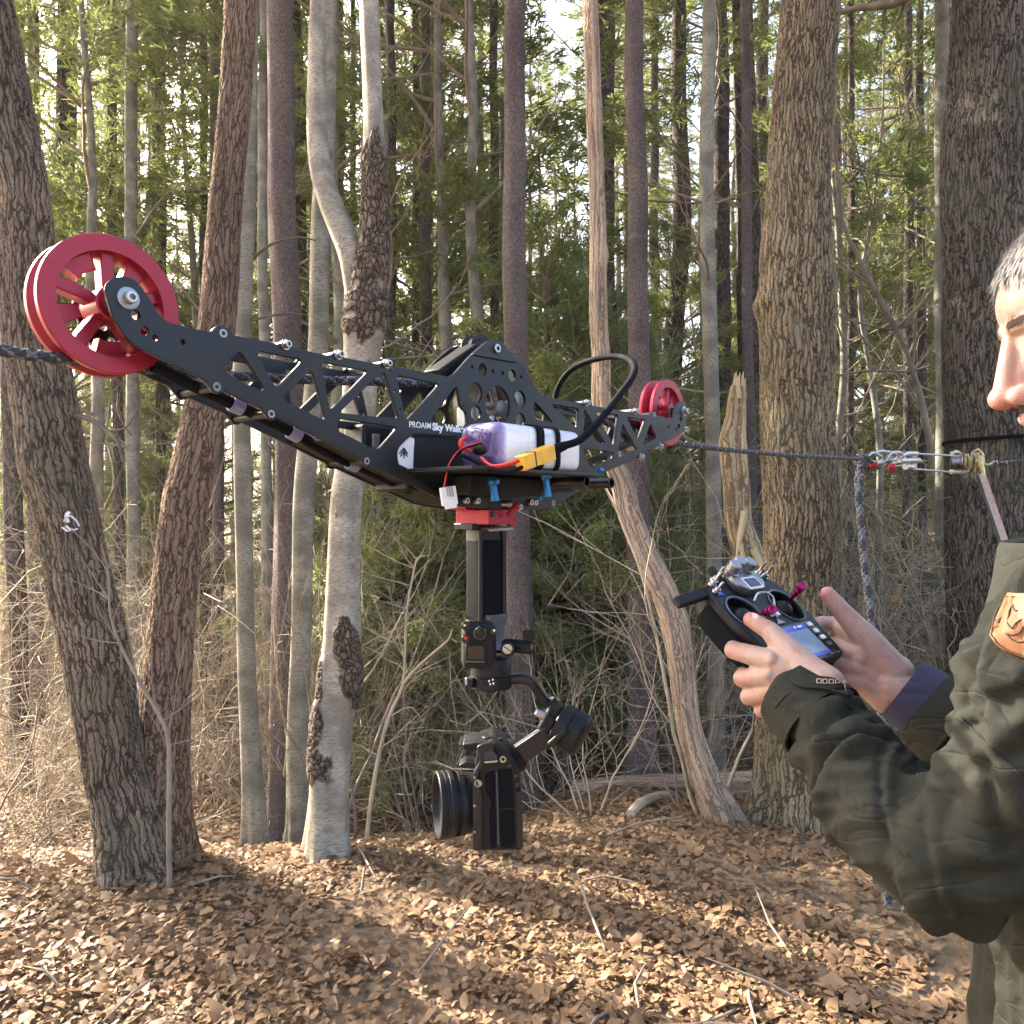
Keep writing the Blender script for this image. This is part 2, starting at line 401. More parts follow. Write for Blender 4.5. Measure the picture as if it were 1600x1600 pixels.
M['rubber'] = simple('black_rubber', (.0045, .005, .0075), .8, 0, bump=.1, bscale=600, spec=.1)
M['red_metal'] = simple('red_anodised_aluminium', (.30, .012, .032), .34, .3, nscale=40, bump=.05, bscale=700)
M['steel'] = simple('bright_steel', (.40, .40, .41), .30, 1.0, nscale=50)
M['silver'] = simple('brushed_silver', (.30, .30, .31), .38, .9)
M['brass'] = simple('zinc_plated_steel', (.50, .42, .24), .38, .9, var=.3)
M['tyre'] = simple('olive_urethane_tyre', (.20, .19, .085), .5)
M['white'] = simple('white_wrap', (.72, .73, .76), .22, 0, var=.04, coat=.3)
M['clip'] = simple('pale_lavender_plastic', (.17, .19, .36), .4, var=.1)
M['white_plastic'] = simple('milky_plastic', (.72, .72, .74), .35, var=.05)
M['yellow'] = simple('yellow_nylon', (.78, .40, .02), .4)
M['redwire'] = simple('red_silicone_wire', (.62, .02, .015), .4)
M['blue_metal'] = simple('blue_anodised_aluminium', (.02, .17, .42), .3, .5)
M['magenta'] = simple('magenta_anodised_aluminium', (.32, .006, .10), .28, .6)
M['ink'] = simple('white_print', (.75, .76, .78), .5, var=.05)
M['blackink'] = simple('black_print', (.02, .02, .025), .5)
M['grey_metal'] = simple('grey_satin_plastic', (.09, .10, .115), .35, .2)
# ---------------------------------------------------------------- ground
def terrain_l(x, y): return terrain(x, y) - 0.35 * sstep(3.2, 5, y) * (1 - sstep(-.4, .7, x))
def grid_ground():
    xs = np.concatenate([np.linspace(-150, -12, 24), np.linspace(-11.6, 11.6, 150), np.linspace(12, 150, 24)])
    ys = np.concatenate([np.linspace(-60, -3, 12), np.linspace(-2.6, 18, 140), np.linspace(18.4, 60, 50), np.linspace(64, 300, 16)])
    v = [(x, y, terrain_l(x, y)) for y in ys for x in xs]
    nx = len(xs); i = np.arange(len(ys) - 1)[:, None] * nx; j = np.arange(nx - 1)[None]
    q = np.stack([i + j, i + j + 1, i + nx + j + 1, i + nx + j], -1).reshape(-1, 4)
    m, nt, b = newmat('leaf_litter_soil')
    tc = N(nt, 'ShaderNodeTexCoord')
    v1 = N(nt, 'ShaderNodeTexVoronoi', feature='F1', i_Scale=16.0); nt.links.new(tc.outputs['Object'], v1.inputs['Vector'])
    n1 = N(nt, 'ShaderNodeTexNoise', i_Scale=1.1, i_Detail=6.0); nt.links.new(tc.outputs['Object'], n1.inputs['Vector'])
    n2 = N(nt, 'ShaderNodeTexNoise', i_Scale=40.0, i_Detail=4.0); nt.links.new(tc.outputs['Object'], n2.inputs['Vector'])
    c = mixc(nt, v1.outputs['Color'], (.17, .10, .055), (.34, .23, .13))
    c = mixc(nt, ramp(nt, n2.outputs[0], [(.4, 0.0), (.65, 1.0)]), c, (.10, .065, .04))
    c = mixc(nt, ramp(nt, n1.outputs[0], [(.5, 0.0), (.7, .6)]), c, (.12, .10, .05))
    nt.links.new(c, b.inputs['Base Color']); b.inputs['Roughness'].default_value = .95
    bp = N(nt, 'ShaderNodeBump', i_Strength=1.0, i_Distance=.03); nt.links.new(v1.outputs['Distance'], bp.inputs['Height'])
    nt.links.new(bp.outputs[0], b.inputs['Normal'])
    o = MB().add(v, q=q).build('ground', m, angle=0); tag(o, 'forest floor of brown soil under fallen leaves', kind='structure')
grid_ground()

# ---------------------------------------------------------------- trunks
def resample(pts, rad, step):
    pts = [Vector(p) for p in pts]
    cp = catmull(pts, 10); cr = []
    for i in range(len(pts) - 1):
        for j in range(10): cr.append(rad[i] + (rad[i + 1] - rad[i]) * (j / 10))
    cr.append(rad[-1])
    A = np.array([list(p) for p in cp]); R = np.array(cr)
    s = np.concatenate([[0], np.cumsum(np.linalg.norm(np.diff(A, axis=0), axis=1))])
    if callable(step):
        t = [0.0]
        while t[-1] < s[-1]: t.append(t[-1] + step(np.interp(t[-1], s, A[:, 2])))
        t[-1] = s[-1]
    else: t = np.linspace(0, s[-1], max(3, int(s[-1] / step)))
    t = np.array(t)
    return np.stack([np.interp(t, s, A[:, k]) for k in range(3)], 1), np.interp(t, s, R), t

def trunk_mb(pts, rad, step, seg, lump=.05, flute=.0, seed=0, blobs=None, d=4, base=True, twist=0.0):
    C, R, S = resample(pts, rad, step)
    rs = np.random.RandomState(seed)
    for ax_ in (0, 1):
        for om in (1.1, 2.3, 4.7): C[:, ax_] += np.minimum(R * .22, .006) * rs.uniform(.2, 1) * np.sin(om * S + rs.uniform(0, 6.3)) * np.clip(S / .4, 0, 1)
    n = len(C); T = np.gradient(C, axis=0); T /= np.linalg.norm(T, axis=1)[:, None]
    X = np.array([1.0, 0, 0]) - T * T[:, :1]; X /= np.linalg.norm(X, axis=1)[:, None]
    Y = np.cross(T, X)
    th = np.arange(seg) / seg * 2 * PI
    thg = th[None, :] + S[:, None] * twist
    mod = np.ones((n, seg))
    for k in range(14):
        w = rs.randint(1, 6); om = rs.uniform(.6, 5); mod += lump * rs.uniform(.1, .5) * np.sin(w * thg + om * S[:, None] + rs.uniform(0, 6.3))
    if base:
        hz = S[:, None]; mod += (.55 + .35 * np.sin(4 * th[None] + seed) + .2 * np.sin(7 * th[None] + 2 * seed)) * np.exp(-hz / .22)
    if flute: mod += flute * np.sin(5 * thg + seed) * .5 + flute * np.sin(3 * thg + 1.3 * S[:, None])
    V = C[:, None] + (R[:, None] * mod)[..., None] * (np.cos(th)[None, :, None] * X[:, None] + np.sin(th)[None, :, None] * Y[:, None])
    rough = np.zeros((n, seg))
    if blobs:
        Nn = np.cos(th)[None, :, None] * X[:, None] + np.sin(th)[None, :, None] * Y[:, None]
        for px, py, rx, ry, amp, side in blobs:
            c = P(px, py, d); sx = rx / F * d; sz = ry / F * d
            q = np.exp(-(((V[..., 0] - c.x) / sx) ** 2 + ((V[..., 2] - c.z) / sz) ** 2))
            if side: q *= (Nn[..., 1] < .35)
            rough = np.maximum(rough, q)
            V = V + Nn * (q * amp)[..., None]
    r0 = float(np.mean(R)); off = rs.uniform(0, 50)
    co = np.stack([np.broadcast_to(np.cos(th) * r0, (n, seg)), np.broadcast_to(np.sin(th) * r0, (n, seg)), np.broadcast_to(S[:, None] + off, (n, seg))], -1)
    i = np.arange(n - 1)[:, None] * seg; j = np.arange(seg)[None]; j2 = (j + 1) % seg
    q = np.stack([i + j, i + j2, i + seg + j2, i + seg + j], -1).reshape(-1, 4)
    mb = MB(); mb.add(V.reshape(-1, 3), q=q, polys=[list(range((n - 1) * seg, n * seg))])
    mb.att['bark_co'] = ('FLOAT_VECTOR', co.reshape(-1, 3)); mb.att['rough'] = ('FLOAT', rough.ravel())
    return mb

def traced(pts, d, H, drift=0.0, depths=None):
    """centre line and radii from points seen in the photograph, carried on to the ground and to height H"""
    w = [P(px, py, d) for px, py, _ in pts]; r = [wd / 2 / F * d for *_, wd in pts]
    lo = w[-1]; up = w[-2] if len(w) > 1 else lo + Vector((0, 0, 1))
    sl = Vector(((lo.x - up.x) / (up.z - lo.z + 1e-6), 0)); gx = lo.x
    gz = terrain_l(lo.x, d) - .12
    if lo.z > gz + .05:
        w.append(Vector((lo.x + sl.x * (lo.z - gz) * .6, d, gz))); r.append(r[-1] * 1.06)
    if H:
        a, b = w[0], w[1]; s = (a.x - b.x) / (a.z - b.z)
        z = a.z; x = a.x; rr = r[0]; z1 = z
        while z < H:
            z += 1.2; x += s * 1.2; s *= .75; rr *= .90
            w.insert(0, Vector((x, d + drift * (z - z1), z))); r.insert(0, max(rr, .03))
    return w[::-1], r[::-1]

def grow(mb, p, dr, L, r, depth, rs, seg=5, up=.15, spread=.9, kids=(4, 7)):
    """bare branch with side branches"""
    n = max(4, int(L / .12)) if depth else 4
    n = min(n, 12)
    pts = [Vector(p)]; rad = [r]; d = Vector(dr).normalized()
    for i in range(n):
        d = (d + Vector((rs.uniform(-.2, .2), rs.uniform(-.2, .2), rs.uniform(-.16, .16) + up * .3))).normalized()
        pts.append(pts[-1] + d * (L / n)); rad.append(r * (1 - .82 * (i + 1) / n))
    mb.tube(pts, rad, seg if depth else 3, caps=False)
    if depth:
        for k in range(rs.randint(*kids)):
            t = rs.uniform(.2, .98); i = min(n - 1, int(t * n))
            ax = Vector((rs.uniform(-1, 1), rs.uniform(-1, 1), rs.uniform(-.5, 1))).normalized()
            dd = ((pts[i + 1] - pts[i]).normalized() + ax * spread).normalized()
            grow(mb, pts[i].lerp(pts[i + 1], t * n - i if t * n - i < 1 else .5), dd, L * rs.uniform(.3, .6), rad[i] * .55, depth - 1, rs, max(3, seg - 1), up, spread, kids)

def near_step(z): return .009 if -.3 < z < 4.2 else .10

def near_tree(name, label, cat, mat, pts, d, H, seg, seed, lump=.05, flute=.0, blobs=None, crown=True, top=None, step=near_step, limbs=None, base=True, twist=0.0):
    w, r = traced(pts, d, H)
    root = thing(name, (w[0].x, d, terrain_l(w[0].x, d)), label, cat)
    mb = trunk_mb(w, r, step, seg, lump, flute, seed, blobs, d, base, twist)
    mb.build('trunk', M[mat], root, angle=0)
    if crown:
        rs = random.Random(seed); cb = MB()
        k0 = [k for k, p in enumerate(w) if p.z > 4.6]
        for k in k0:
            for _ in range(2):
                a = rs.uniform(0, 6.28)
                grow(cb, w[k], (math.cos(a), math.sin(a), .7), rs.uniform(1.6, 3.2), r[k] * .45, 2, rs, 5)
        if k0: cb.build('crown', M['twig'], root, angle=0)
    return root

oakA = near_tree('oak_tree', 'thick furrowed oak trunk leaning left behind the near red wheel', 'tree', 'oak_near',
    [(22, 240, 82), (36, 321, 82), (48, 480, 84), (64, 600, 90), (82, 720, 98), (103, 790, 92), (127, 900, 94), (151, 1000, 98), (178, 1200, 88), (196, 1276, 92)], 3.3, 8, 132, 3, .04, .03)
tw = MB(); tw.tube(catmull([P(118, 650, 3.28), P(140, 655, 3.2), P(165, 672, 3.15), P(184, 690, 3.1), P(192, 722, 3.1)], 5), np.linspace(.012, .006, 21), 6)
tw.tube(catmull([P(168, 674, 3.15), P(196, 668, 3.1), P(215, 640, 3.1)], 5), np.linspace(.006, .002, 11), 5)
tw.build('branch', M['branch_dark'], oakA)
oakB = near_tree('oak_tree', 'reddish brown furrowed oak trunk leaning right, second big trunk from the left', 'tree', 'oak_red',
    [(358, 240, 50), (352, 321, 52), (342, 480, 56), (318, 640, 64), (300, 740, 68), (292, 780, 72), (279, 880, 70), (265, 1000, 70), (252, 1150, 76), (246, 1276, 84)], 3.45, 8, 110, 5, .04, .02)
near_tree('oak_tree', 'broad golden brown oak trunk with a side knot right of the small red wheel', 'tree', 'oak_gold',
    [(1252, 240, 96), (1247, 321, 98), (1242, 395, 108), (1241, 470, 114), (1241, 560, 112), (1241, 695, 112), (1249, 850, 116), (1248, 1000, 118), (1246, 1130, 118), (1250, 1276, 130)], 3.95, 8, 150, 8, .035, .025,
    blobs=[(1190, 478, 11, 16, .028, 0), (1300, 450, 10, 16, .02, 0), (1301, 560, 10, 12, .02, 0)])
near_tree('oak_tree', 'huge dark ridged trunk behind the bearded man-side edge, wrapped by a black strap'.replace('bearded man-side edge', 'man'), 'tree', 'oak_dark',
    [(1566, 240, 162), (1564, 321, 164), (1561, 520, 166), (1570, 690, 164), (1573, 850, 166), (1574, 1000, 168), (1574, 1276, 172)], 5.5, 9, 170, 13, .035, .02,
    blobs=[(1508, 372, 14, 16, .02, 0), (1515, 440, 10, 12, .02, 0)], step=lambda z: .014 if -.3 < z < 5.3 else .1)
near_tree('dead_tree', 'bare barkless dead trunk curving down to the right behind the rig', 'dead tree', 'deadwood',
    [(928, 180, 25), (932, 321, 27), (933, 420, 27), (935, 495, 29), (941, 570, 29), (943, 628, 30), (956, 700, 31), (973, 755, 33), (985, 805, 36), (1008, 865, 37), (1037, 925, 42), (1054, 980, 42), (1064, 1040, 40), (1074, 1130, 36), (1094, 1200, 39), (1128, 1276, 46)], 3.9, 5.5, 72, 21, .07, .03, crown=False,
    blobs=[(948, 400, 7, 14, .01, 0), (1078, 960, 9, 25, .012, 0)])
beA = near_tree('beech_tree', 'slim smooth grey beech trunk just right of the reddish oak', 'tree', 'beech',
    [(386, 240, 29), (384, 321, 30), (378, 470, 30), (379, 640, 26), (380, 780, 25), (382, 1000, 28), (388, 1130, 29), (395, 1276, 31)], 4.1, 8, 40, 31, .04, step=.03)
near_tree('beech_tree', 'straight grey green beech trunk left of the pale cankered one', 'tree', 'beech',
    [(507, 240, 29), (505, 321, 30), (497, 500, 31), (487, 640, 31), (478, 780, 32), (470, 1000, 31), (466, 1276, 32)], 4.25, 8, 40, 33, .04, step=.03)
near_tree('pine_tree', 'pinkish scaly pine trunk between the two grey beeches', 'tree', 'pine_bark',
    [(440, 240, 42), (441, 321, 43), (449, 500, 42), (450, 640, 40), (449, 780, 40), (445, 1000, 41), (440, 1276, 42)], 4.7, 9, 48, 34, .03, step=.03)
near_tree('pine_tree', 'straight pine trunk behind the gimbal handle and camera', 'tree', 'pine_bark',
    [(804, 240, 35), (804, 321, 35), (806, 560, 38), (806, 820, 44), (812, 1000, 45), (816, 1276, 47)], 4.9, 9, 48, 35, .03, step=.03)
near_tree('pine_tree', 'straight pine trunk rising behind the black cable loop', 'tree', 'pine_bark',
    [(994, 240, 30), (995, 321, 31), (996, 560, 34), (999, 760, 37), (1003, 1000, 41), (1004, 1240, 43)], 5.0, 9, 48, 36, .03, step=.03)
# pale trunk with cankers, forked
t6 = near_tree('birch_tree', 'pale smooth trunk with black flaky cankers, forked above the rig', 'tree', 'birch',
    [(584, 240, 34), (586, 321, 36), (583, 380, 42), (577, 436, 50), (570, 500, 62), (566, 540, 58), (563, 580, 54), (560, 640, 53), (552, 720, 52), (543, 780, 52), (538, 880, 54), (534, 960, 57), (529, 1040, 60), (521, 1110, 60), (515, 1180, 58), (512, 1276, 60)], 3.6, 7, 120, 41, .04, .0,
    blobs=[(586, 270, 40, 60, .004, 0), (585, 340, 40, 60, .004, 0), (582, 410, 40, 45, .006, 0), (574, 478, 40, 32, .010, 0), (562, 512, 34, 18, .006, 0),
           (543, 1000, 17, 40, .012, 1), (552, 1060, 18, 42, .014, 1), (562, 1090, 14, 20, .010, 1), (492, 1130, 20, 42, .014, 1), (498, 1190, 20, 36, .014, 1), (505, 1060, 9, 40, .004, 1)])
lw = [P(562, 520, 3.63), P(556, 460, 3.63), P(547, 400, 3.65), (P(531, 355, 3.68)), P(516, 321, 3.7), P(500, 270, 3.75), P(494, 200, 3.8), P(496, 60, 3.9), P(500, -200, 4.0)]
lr = [k / 2 / F * 3.65 for k in (30, 36, 40, 42, 40, 37, 34, 30, 20)]
trunk_mb(lw, lr, near_step, 90, .03, 0, 44, [(560, 480, 22, 26, .004, 0)], 3.63, False).build('limb', M['birch'], t6, angle=0)
for pts in ([P(397, 402, 4.08), P(420, 384, 4.05), P(445, 374, 4.0), P(470, 371, 4.0), P(494, 376, 4.0)], [P(394, 500, 4.08), P(425, 493, 4.0), P(452, 490, 4.0), P(480, 492, 4.0)]):
    cp = catmull(pts, 5); MB().tube(cp, np.linspace(.008, .004, len(cp)), 7).build('branch', M['branch_dark'], beA)
# ---- thin twigs reaching off the grey trunks
for nm, pts, r in (('bare_sapling', [P(265, 1400, 3.1), P(264, 1276, 3.1), P(265, 1200, 3.1), P(262, 1150, 3.1), P(247, 1114, 3.1), P(215, 1060, 3.1), P(187, 1005, 3.1), P(172, 955, 3.1), P(170, 900, 3.1), P(158, 850, 3.05)], .012),
               ('bare_sapling', [P(572, 1330, 3.9), P(578, 1262, 3.9), P(592, 1180, 3.9), P(608, 1120, 3.9), P(629, 1070, 3.9), P(633, 1010, 3.9), P(636, 952, 3.9), P(645, 900, 3.9), P(652, 870, 3.9)], .013)):
    base = pts[0].copy(); base.z = terrain_l(base.x, base.y) - .03
    root = thing(nm, base, {0: 'thin brown sapling forking in front of the two leaning oaks', 1: 'whitish curved dead sapling right of the cankered trunk'}[0 if r == .012 else 1], 'sapling')
    mb = MB(); cp = catmull([base] + pts, 6); mb.tube(cp, np.linspace(r, r * .25, len(cp)), 7)
    rs = random.Random(int(r * 1000))
    if r > .0125:
        c2 = catmull([P(629, 1070, 3.9), P(650, 1045, 3.85), P(675, 1022, 3.8), P(700, 1000, 3.75), P(706, 985, 3.7)], 5); mb.tube(c2, np.linspace(.008, .003, len(c2)), 6)
        c2 = catmull([P(608, 1120, 3.9), P(640, 1105, 3.95), P(660, 1125, 4.0)], 5); mb.tube(c2, np.linspace(.004, .002, len(c2)), 5)
    mb.build('stem', M['twig_pale' if r > .0125 else 'twig'], root)
    tb = MB()
    for k in range(16):
        i = rs.randint(len(cp) // 3, len(cp) - 2)
        grow(tb, cp[i], (rs.uniform(-1, 1), rs.uniform(-.5, .5), rs.uniform(.1, 1)), rs.uniform(.15, .45), .003, 1, rs, 4, kids=(2, 4))
    tb.build('twigs', M['twig_pale' if r > .0125 else 'twig'], root, angle=0)['kind'] = 'stuff'

# broken snag
w, r = traced([(1154, 604, 24), (1152, 625, 28), (1150, 650, 31), (1145, 680, 40), (1144, 700, 44), (1147, 760, 42), (1150, 820, 44), (1166, 870, 50), (1186, 930, 44), (1205, 1050, 40), (1225, 1276, 44)], 4.7, 0)
snag = thing('dead_snag', (w[0].x, 4.7, terrain_l(w[0].x, 4.7)), 'short broken off yellowish dead trunk left of the golden oak', 'dead tree')
trunk_mb(w, r, .025, 30, .10, .06, 51, None, 4.7).build('trunk', M['snagwood'], snag, angle=0)
rs = random.Random(4)
for k in range(11):
    a = k / 11 * 6.28; x = 1156 + 8 * math.cos(a); d0 = 4.7 + .035 * math.sin(a); h = rs.uniform(4, 28)
    MB().tube([P(x, 622, d0), P(x + rs.uniform(-1, 2), 610 - h * .4, d0), P(x + rs.uniform(-1, 3), 606 - h, d0)], [.016, .011, .0015], 5).build('splinter', M['snagwood'], snag)
for x0, y0, x1, y1, rr in ((1163, 800, 1150, 872, .02), (1176, 858, 1202, 905, .022), (1158, 850, 1167, 900, .012), (1136, 690, 1128, 682, .01)):
    MB().tube([P(x0, y0, 4.6), P((x0 + x1) / 2, (y0 + y1) / 2, 4.55), P(x1, y1, 4.5)], [rr, rr * .9, .002], 6).build('splinter', M['snagwood'], snag)

# log on the ground, stick across it and burnt stump
g = lambda px, py: (lambda d: P(px, py, d))(next(d for d in np.arange(2.2, 30, .02) if CZ + (800 - py) / F * d < terrain_l((px - 800) / F * d, d)))
a, b = Vector((.36, 4.75, terrain_l(.36, 4.75) + .05)), Vector((1.72, 4.55, terrain_l(1.72, 4.55) + .09))
root = thing('fallen_log', a.lerp(b, .5), 'pale fallen log lying on orange leaves behind the curved dead trunk', 'log')
mbt = trunk_mb([a, a.lerp(b, .3) + Vector((0, 0, .01)), a.lerp(b, .7), b], [.052, .062, .07, .078], .02, 24, .06, .03, 61, None, 4, False)
mbt.p.append(list(range(24))[::-1]); mbt.build('log', M['deadwood'], root, angle=0)
cp = catmull([P(985, 1272, 3.85), P(1000, 1256, 4.0), P(1025, 1245, 4.3), P(1050, 1244, 4.6), P(1090, 1246, 4.85)], 5)
tag(MB().tube(cp, np.linspace(.022, .03, len(cp)), 8).build('fallen_branch', M['twig_pale']), 'crooked grey branch resting on the fallen log', 'branch')
sx = P(882, 1245, 5.3); sx.z = terrain_l(sx.x, 5.3)
st = trunk_mb([sx - Vector((0, 0, .05)), sx + Vector((0, 0, .12)), sx + Vector((.01, 0, .26))], [.10, .085, .06], .02, 20, .14, .1, 71, None, 4)
tag(st.build('tree_stump', M['dark_bark'], angle=0), 'small dark rotten stump among orange leaves right of the camera', 'stump')

# ---------------------------------------------------------------- conifers: shared meshes
def conifer_meshes(seed, H, z0, Lmax, r0, tuft=.13, wid=.02, ntuft=46, whorl=.42, droop=.12, per=4, needles=9):
    rs = np.random.RandomState(seed); rr = random.Random(seed)
    wood = MB(); sway = [Vector((0, 0, -.2))]
    n = 10
    for i in range(1, n + 1): sway.append(Vector((rs.uniform(-.07, .07), rs.uniform(-.07, .07), H * i / n)))
    rad = [max(.012, r0 * (1 - .9 * i / n)) for i in range(n + 1)]; rad[0] = r0 * 1.2
    tk = trunk_mb(sway, rad, .35, 12, .04, 0, seed, None, 4)
    Pp = []; Dd = []; z = z0
    while z < H - .15:
        f = (z - z0) / (H - z0); L0 = Lmax * (1 - f) ** .7 * (0.62 + .38 * min(1, f * 6)) + .12
        for k in range(per):
            if rs.rand() < .18: continue
            a = rs.uniform(0, 6.28); L = L0 * rs.uniform(.55, 1.1); zz = z + rs.uniform(-.15, .15)
            m = 7; pts = []; up0 = rs.uniform(.0, .3) + f * .6
            for i in range(m + 1):
                t = i / m; x = L * t
                pts.append(Vector((math.cos(a + .15 * t) * x, math.sin(a + .15 * t) * x, zz + up0 * x - droop * x * x + .03 * rs.randn() * t)))
            wood.tube(pts, np.linspace(.006 + .012 * L, .003, m + 1), 4, caps=False)
            nt_ = int(ntuft * (L / Lmax + .25))
            for _ in range(nt_):
                t = rs.uniform(.18, 1) ** .8; i = min(m - 1, int(t * m)); p = pts[i].lerp(pts[i + 1], t * m - i)
                dr = (pts[i + 1] - pts[i]).normalized(); side = Vector((-math.sin(a), math.cos(a), 0)) * rs.uniform(-1, 1)
                off = side * (.32 * L * (1.1 - t)) + Vector((0, 0, rs.uniform(-.04, .05)))
                Pp.append(p + off + dr * abs(off.length) * .6); Dd.append((dr + side * .8 + Vector((0, 0, rs.uniform(0, .4)))).normalized())
                if rs.rand() < .25: wood.tube([p, Pp[-1]], [.004, .002], 3, caps=False)
        z += whorl * rs.uniform(.7, 1.2)
    Pp = np.array([list(p) for p in Pp]); Dd = np.array([list(p) for p in Dd]); K = len(Pp)
    # needle fans
    rnd = rs.randn(K, needles, 3); dirs = Dd[:, None] * 1.0 + rnd * .55; dirs /= np.linalg.norm(dirs, axis=2)[..., None]
    side = np.cross(dirs, rs.randn(K, needles, 3)); side /= np.linalg.norm(side, axis=2)[..., None]
    ln = tuft * rs.uniform(.7, 1.2, (K, needles, 1)); o = Pp[:, None] + dirs * ln * -.15 + rs.randn(K, needles, 3) * .03
    A = o - side * wid * .5; B = o + side * wid * .5; Cc = o + dirs * ln
    V = np.stack([A, B, Cc], 2).reshape(-1, 3); T = np.arange(len(V)).reshape(-1, 3)
    fo = MB(); fo.add(V, t=T)
    return tk.mesh('trunk'), wood.mesh('branches'), fo.mesh('foliage')

CON = [conifer_meshes(1, 15, 5.8, 2.4, .17, ntuft=36), conifer_meshes(2, 13, 4.2, 2.1, .14, ntuft=36), conifer_meshes(3, 17, 7.4, 2.7, .18, ntuft=36),
       conifer_meshes(4, 12, 2.6, 2.0, .12, ntuft=36), conifer_meshes(5, 19, 10.5, 2.2, .15, ntuft=30), conifer_meshes(6, 17, 8.5, 2.0, .13, ntuft=30)]
HEM = [conifer_meshes(11, 3.4, .25, 1.15, .03, tuft=.065, wid=.012, ntuft=50, whorl=.15, droop=.22, per=4, needles=8), conifer_meshes(12, 5.5, .5, 1.7, .05, tuft=.075, wid=.014, ntuft=56, whorl=.2, droop=.16, per=4, needles=8),
       conifer_meshes(13, 2.2, .15, .85, .022, tuft=.06, wid=.011, ntuft=46, whorl=.13, droop=.25, per=4, needles=8)]
for tr in CON + HEM:
    tr[0].materials.append(M['dark_bark']); tr[1].materials.append(M['twig'])
    for me in tr[:2]: me.polygons.foreach_set('use_smooth', [True] * len(me.polygons))

FOL = {}
def conifer(meshes, x, y, rot, s, name, label, cat, group, mat='needles', trunk=True):
    root = thing(name, (x, y, terrain_l(x, y)), label, cat, group, rot); root.scale = (s, s, s)
    if trunk:
        t = bpy.data.objects.new('trunk', meshes[0]); COL.objects.link(t); t.parent = root
        w = bpy.data.objects.new('branches', meshes[1]); COL.objects.link(w); w.parent = t
    key = (meshes[2].name, mat)
    if key not in FOL:
        me = meshes[2] if not meshes[2].materials else meshes[2].copy()
        me.materials.clear(); me.materials.append(M[mat]); FOL[key] = me
    c = bpy.data.objects.new('crown', FOL[key]); COL.objects.link(c); c.parent = root
    return root

def px_of(x, y): return 800 + x / y * F
rs = random.Random(77)
spots = []
def too_close(x, y, m): return any((x - a) ** 2 + (y - b) ** 2 < m * m for a, b in spots)
# rows of pines, denser to the right of the rig where the photograph shows foliage, thinner at the left
tries = 0
while len(spots) < 24 and tries < 6000:
    tries += 1
    y = rs.uniform(10.5, 48); x = rs.uniform(-.74, .74) * y
    p = px_of(x, y)
    dens = .05 if 110 < p < 330 else (.3 if p < 620 else 1.0)
    if 560 < p < 640 : dens *= .7
    if rs.random() > dens * (1 if y > 12 else .7): continue
    if too_close(x, y, 1.9 + y * .04): continue
    spots.append((x, y))
ORD = 'first second third fourth fifth sixth seventh eighth ninth tenth eleventh twelfth'.split()
LM = [(40, 'behind the leaning left oak'), (165, 'in the gap above the near red wheel'), (230, 'between the two big leaning oaks'), (300, 'behind the reddish oak'), (385, 'behind the first grey beech'), (450, 'behind the pinkish pine'), (500, 'behind the grey green beech'),
      (560, 'behind the pale cankered trunk'), (640, 'behind the left half of the lattice'), (720, 'left of the gimbal handle'), (805, 'behind the gimbal handle'), (880, 'right of the gimbal handle'), (940, 'behind the curved dead trunk'), (1000, 'behind the black cable loop'), (1060, 'above the small red wheel'),
      (1110, 'behind the thin grey trunk'), (1160, 'behind the broken snag'), (1245, 'behind the golden oak'), (1330, 'behind the rope knot'), (1420, 'behind the cable puller'), (1475, 'beside the huge dark trunk'), (1560, 'behind the huge dark trunk')]
def place_labels(items, noun):
    """label per item: noun, landmark, and its order from near to far there"""
    by = {}
    for it in items: by.setdefault(min(LM, key=lambda l: abs(l[0] - px_of(*it)))[1], []).append(it)
    out = {}
    for lm, its in by.items():
        its.sort(key=lambda t: t[1])
        for k, it in enumerate(its):
            out[it] = '%s %s%s' % (noun, lm, '' if len(its) == 1 else (', nearest one there' if k == 0 else (', farthest one there' if k == len(its) - 1 else ', %s nearest there' % ORD[min(k, 11)])))
    return out
vis = [s_ for s_ in spots if -20 < px_of(*s_) < 1620]; PL = place_labels(vis, 'tall green pine far back')
for i, (x, y) in enumerate(spots):
    k = rs.choice([0, 1, 2, 3] if y > 14 else [1, 3, 3])
    if px_of(x, y) < 600: k = rs.choice([0, 1, 2])
    conifer(CON[k], x, y, rs.uniform(0, 6.28), rs.uniform(.8, 1.15), 'pine_tree', PL.get((x, y), 'unseen green pine added at the left to shade the dolly'), 'tree', 'pines of the background wood',
            'needles' if rs.random() < .65 else 'needles_dark')
tall = []
while len(tall) < 56:
    y = rs.uniform(8, 38); px = rs.uniform(0, 1600); x = (px - 800) / F * y
    if too_close(x, y, 1.0) or any(abs(px - px_of(*b)) < 9 for b in tall) or px > 1500 or 1195 < px < 1295: continue
    tall.append((x, y))
TL = place_labels(tall, 'tall bare high-crowned trunk')
for i, (x, y) in enumerate(tall):
    conifer(CON[4 + i % 2], x, y, rs.uniform(0, 6.28), rs.uniform(.8, 1.15), 'pine_tree', TL[(x, y)], 'tree', 'straight high crowned trunks of the wood', 'needles')
for x, y, k in ((-8.2, 5.4, 1), (-10.5, 9.0, 0)):   # unseen pines added left of view to dapple shade on the dolly
    conifer(CON[k], x, y, x, 1.0, 'pine_tree', 'unseen green pine added at the left to shade the dolly', 'tree', 'pines of the background wood')
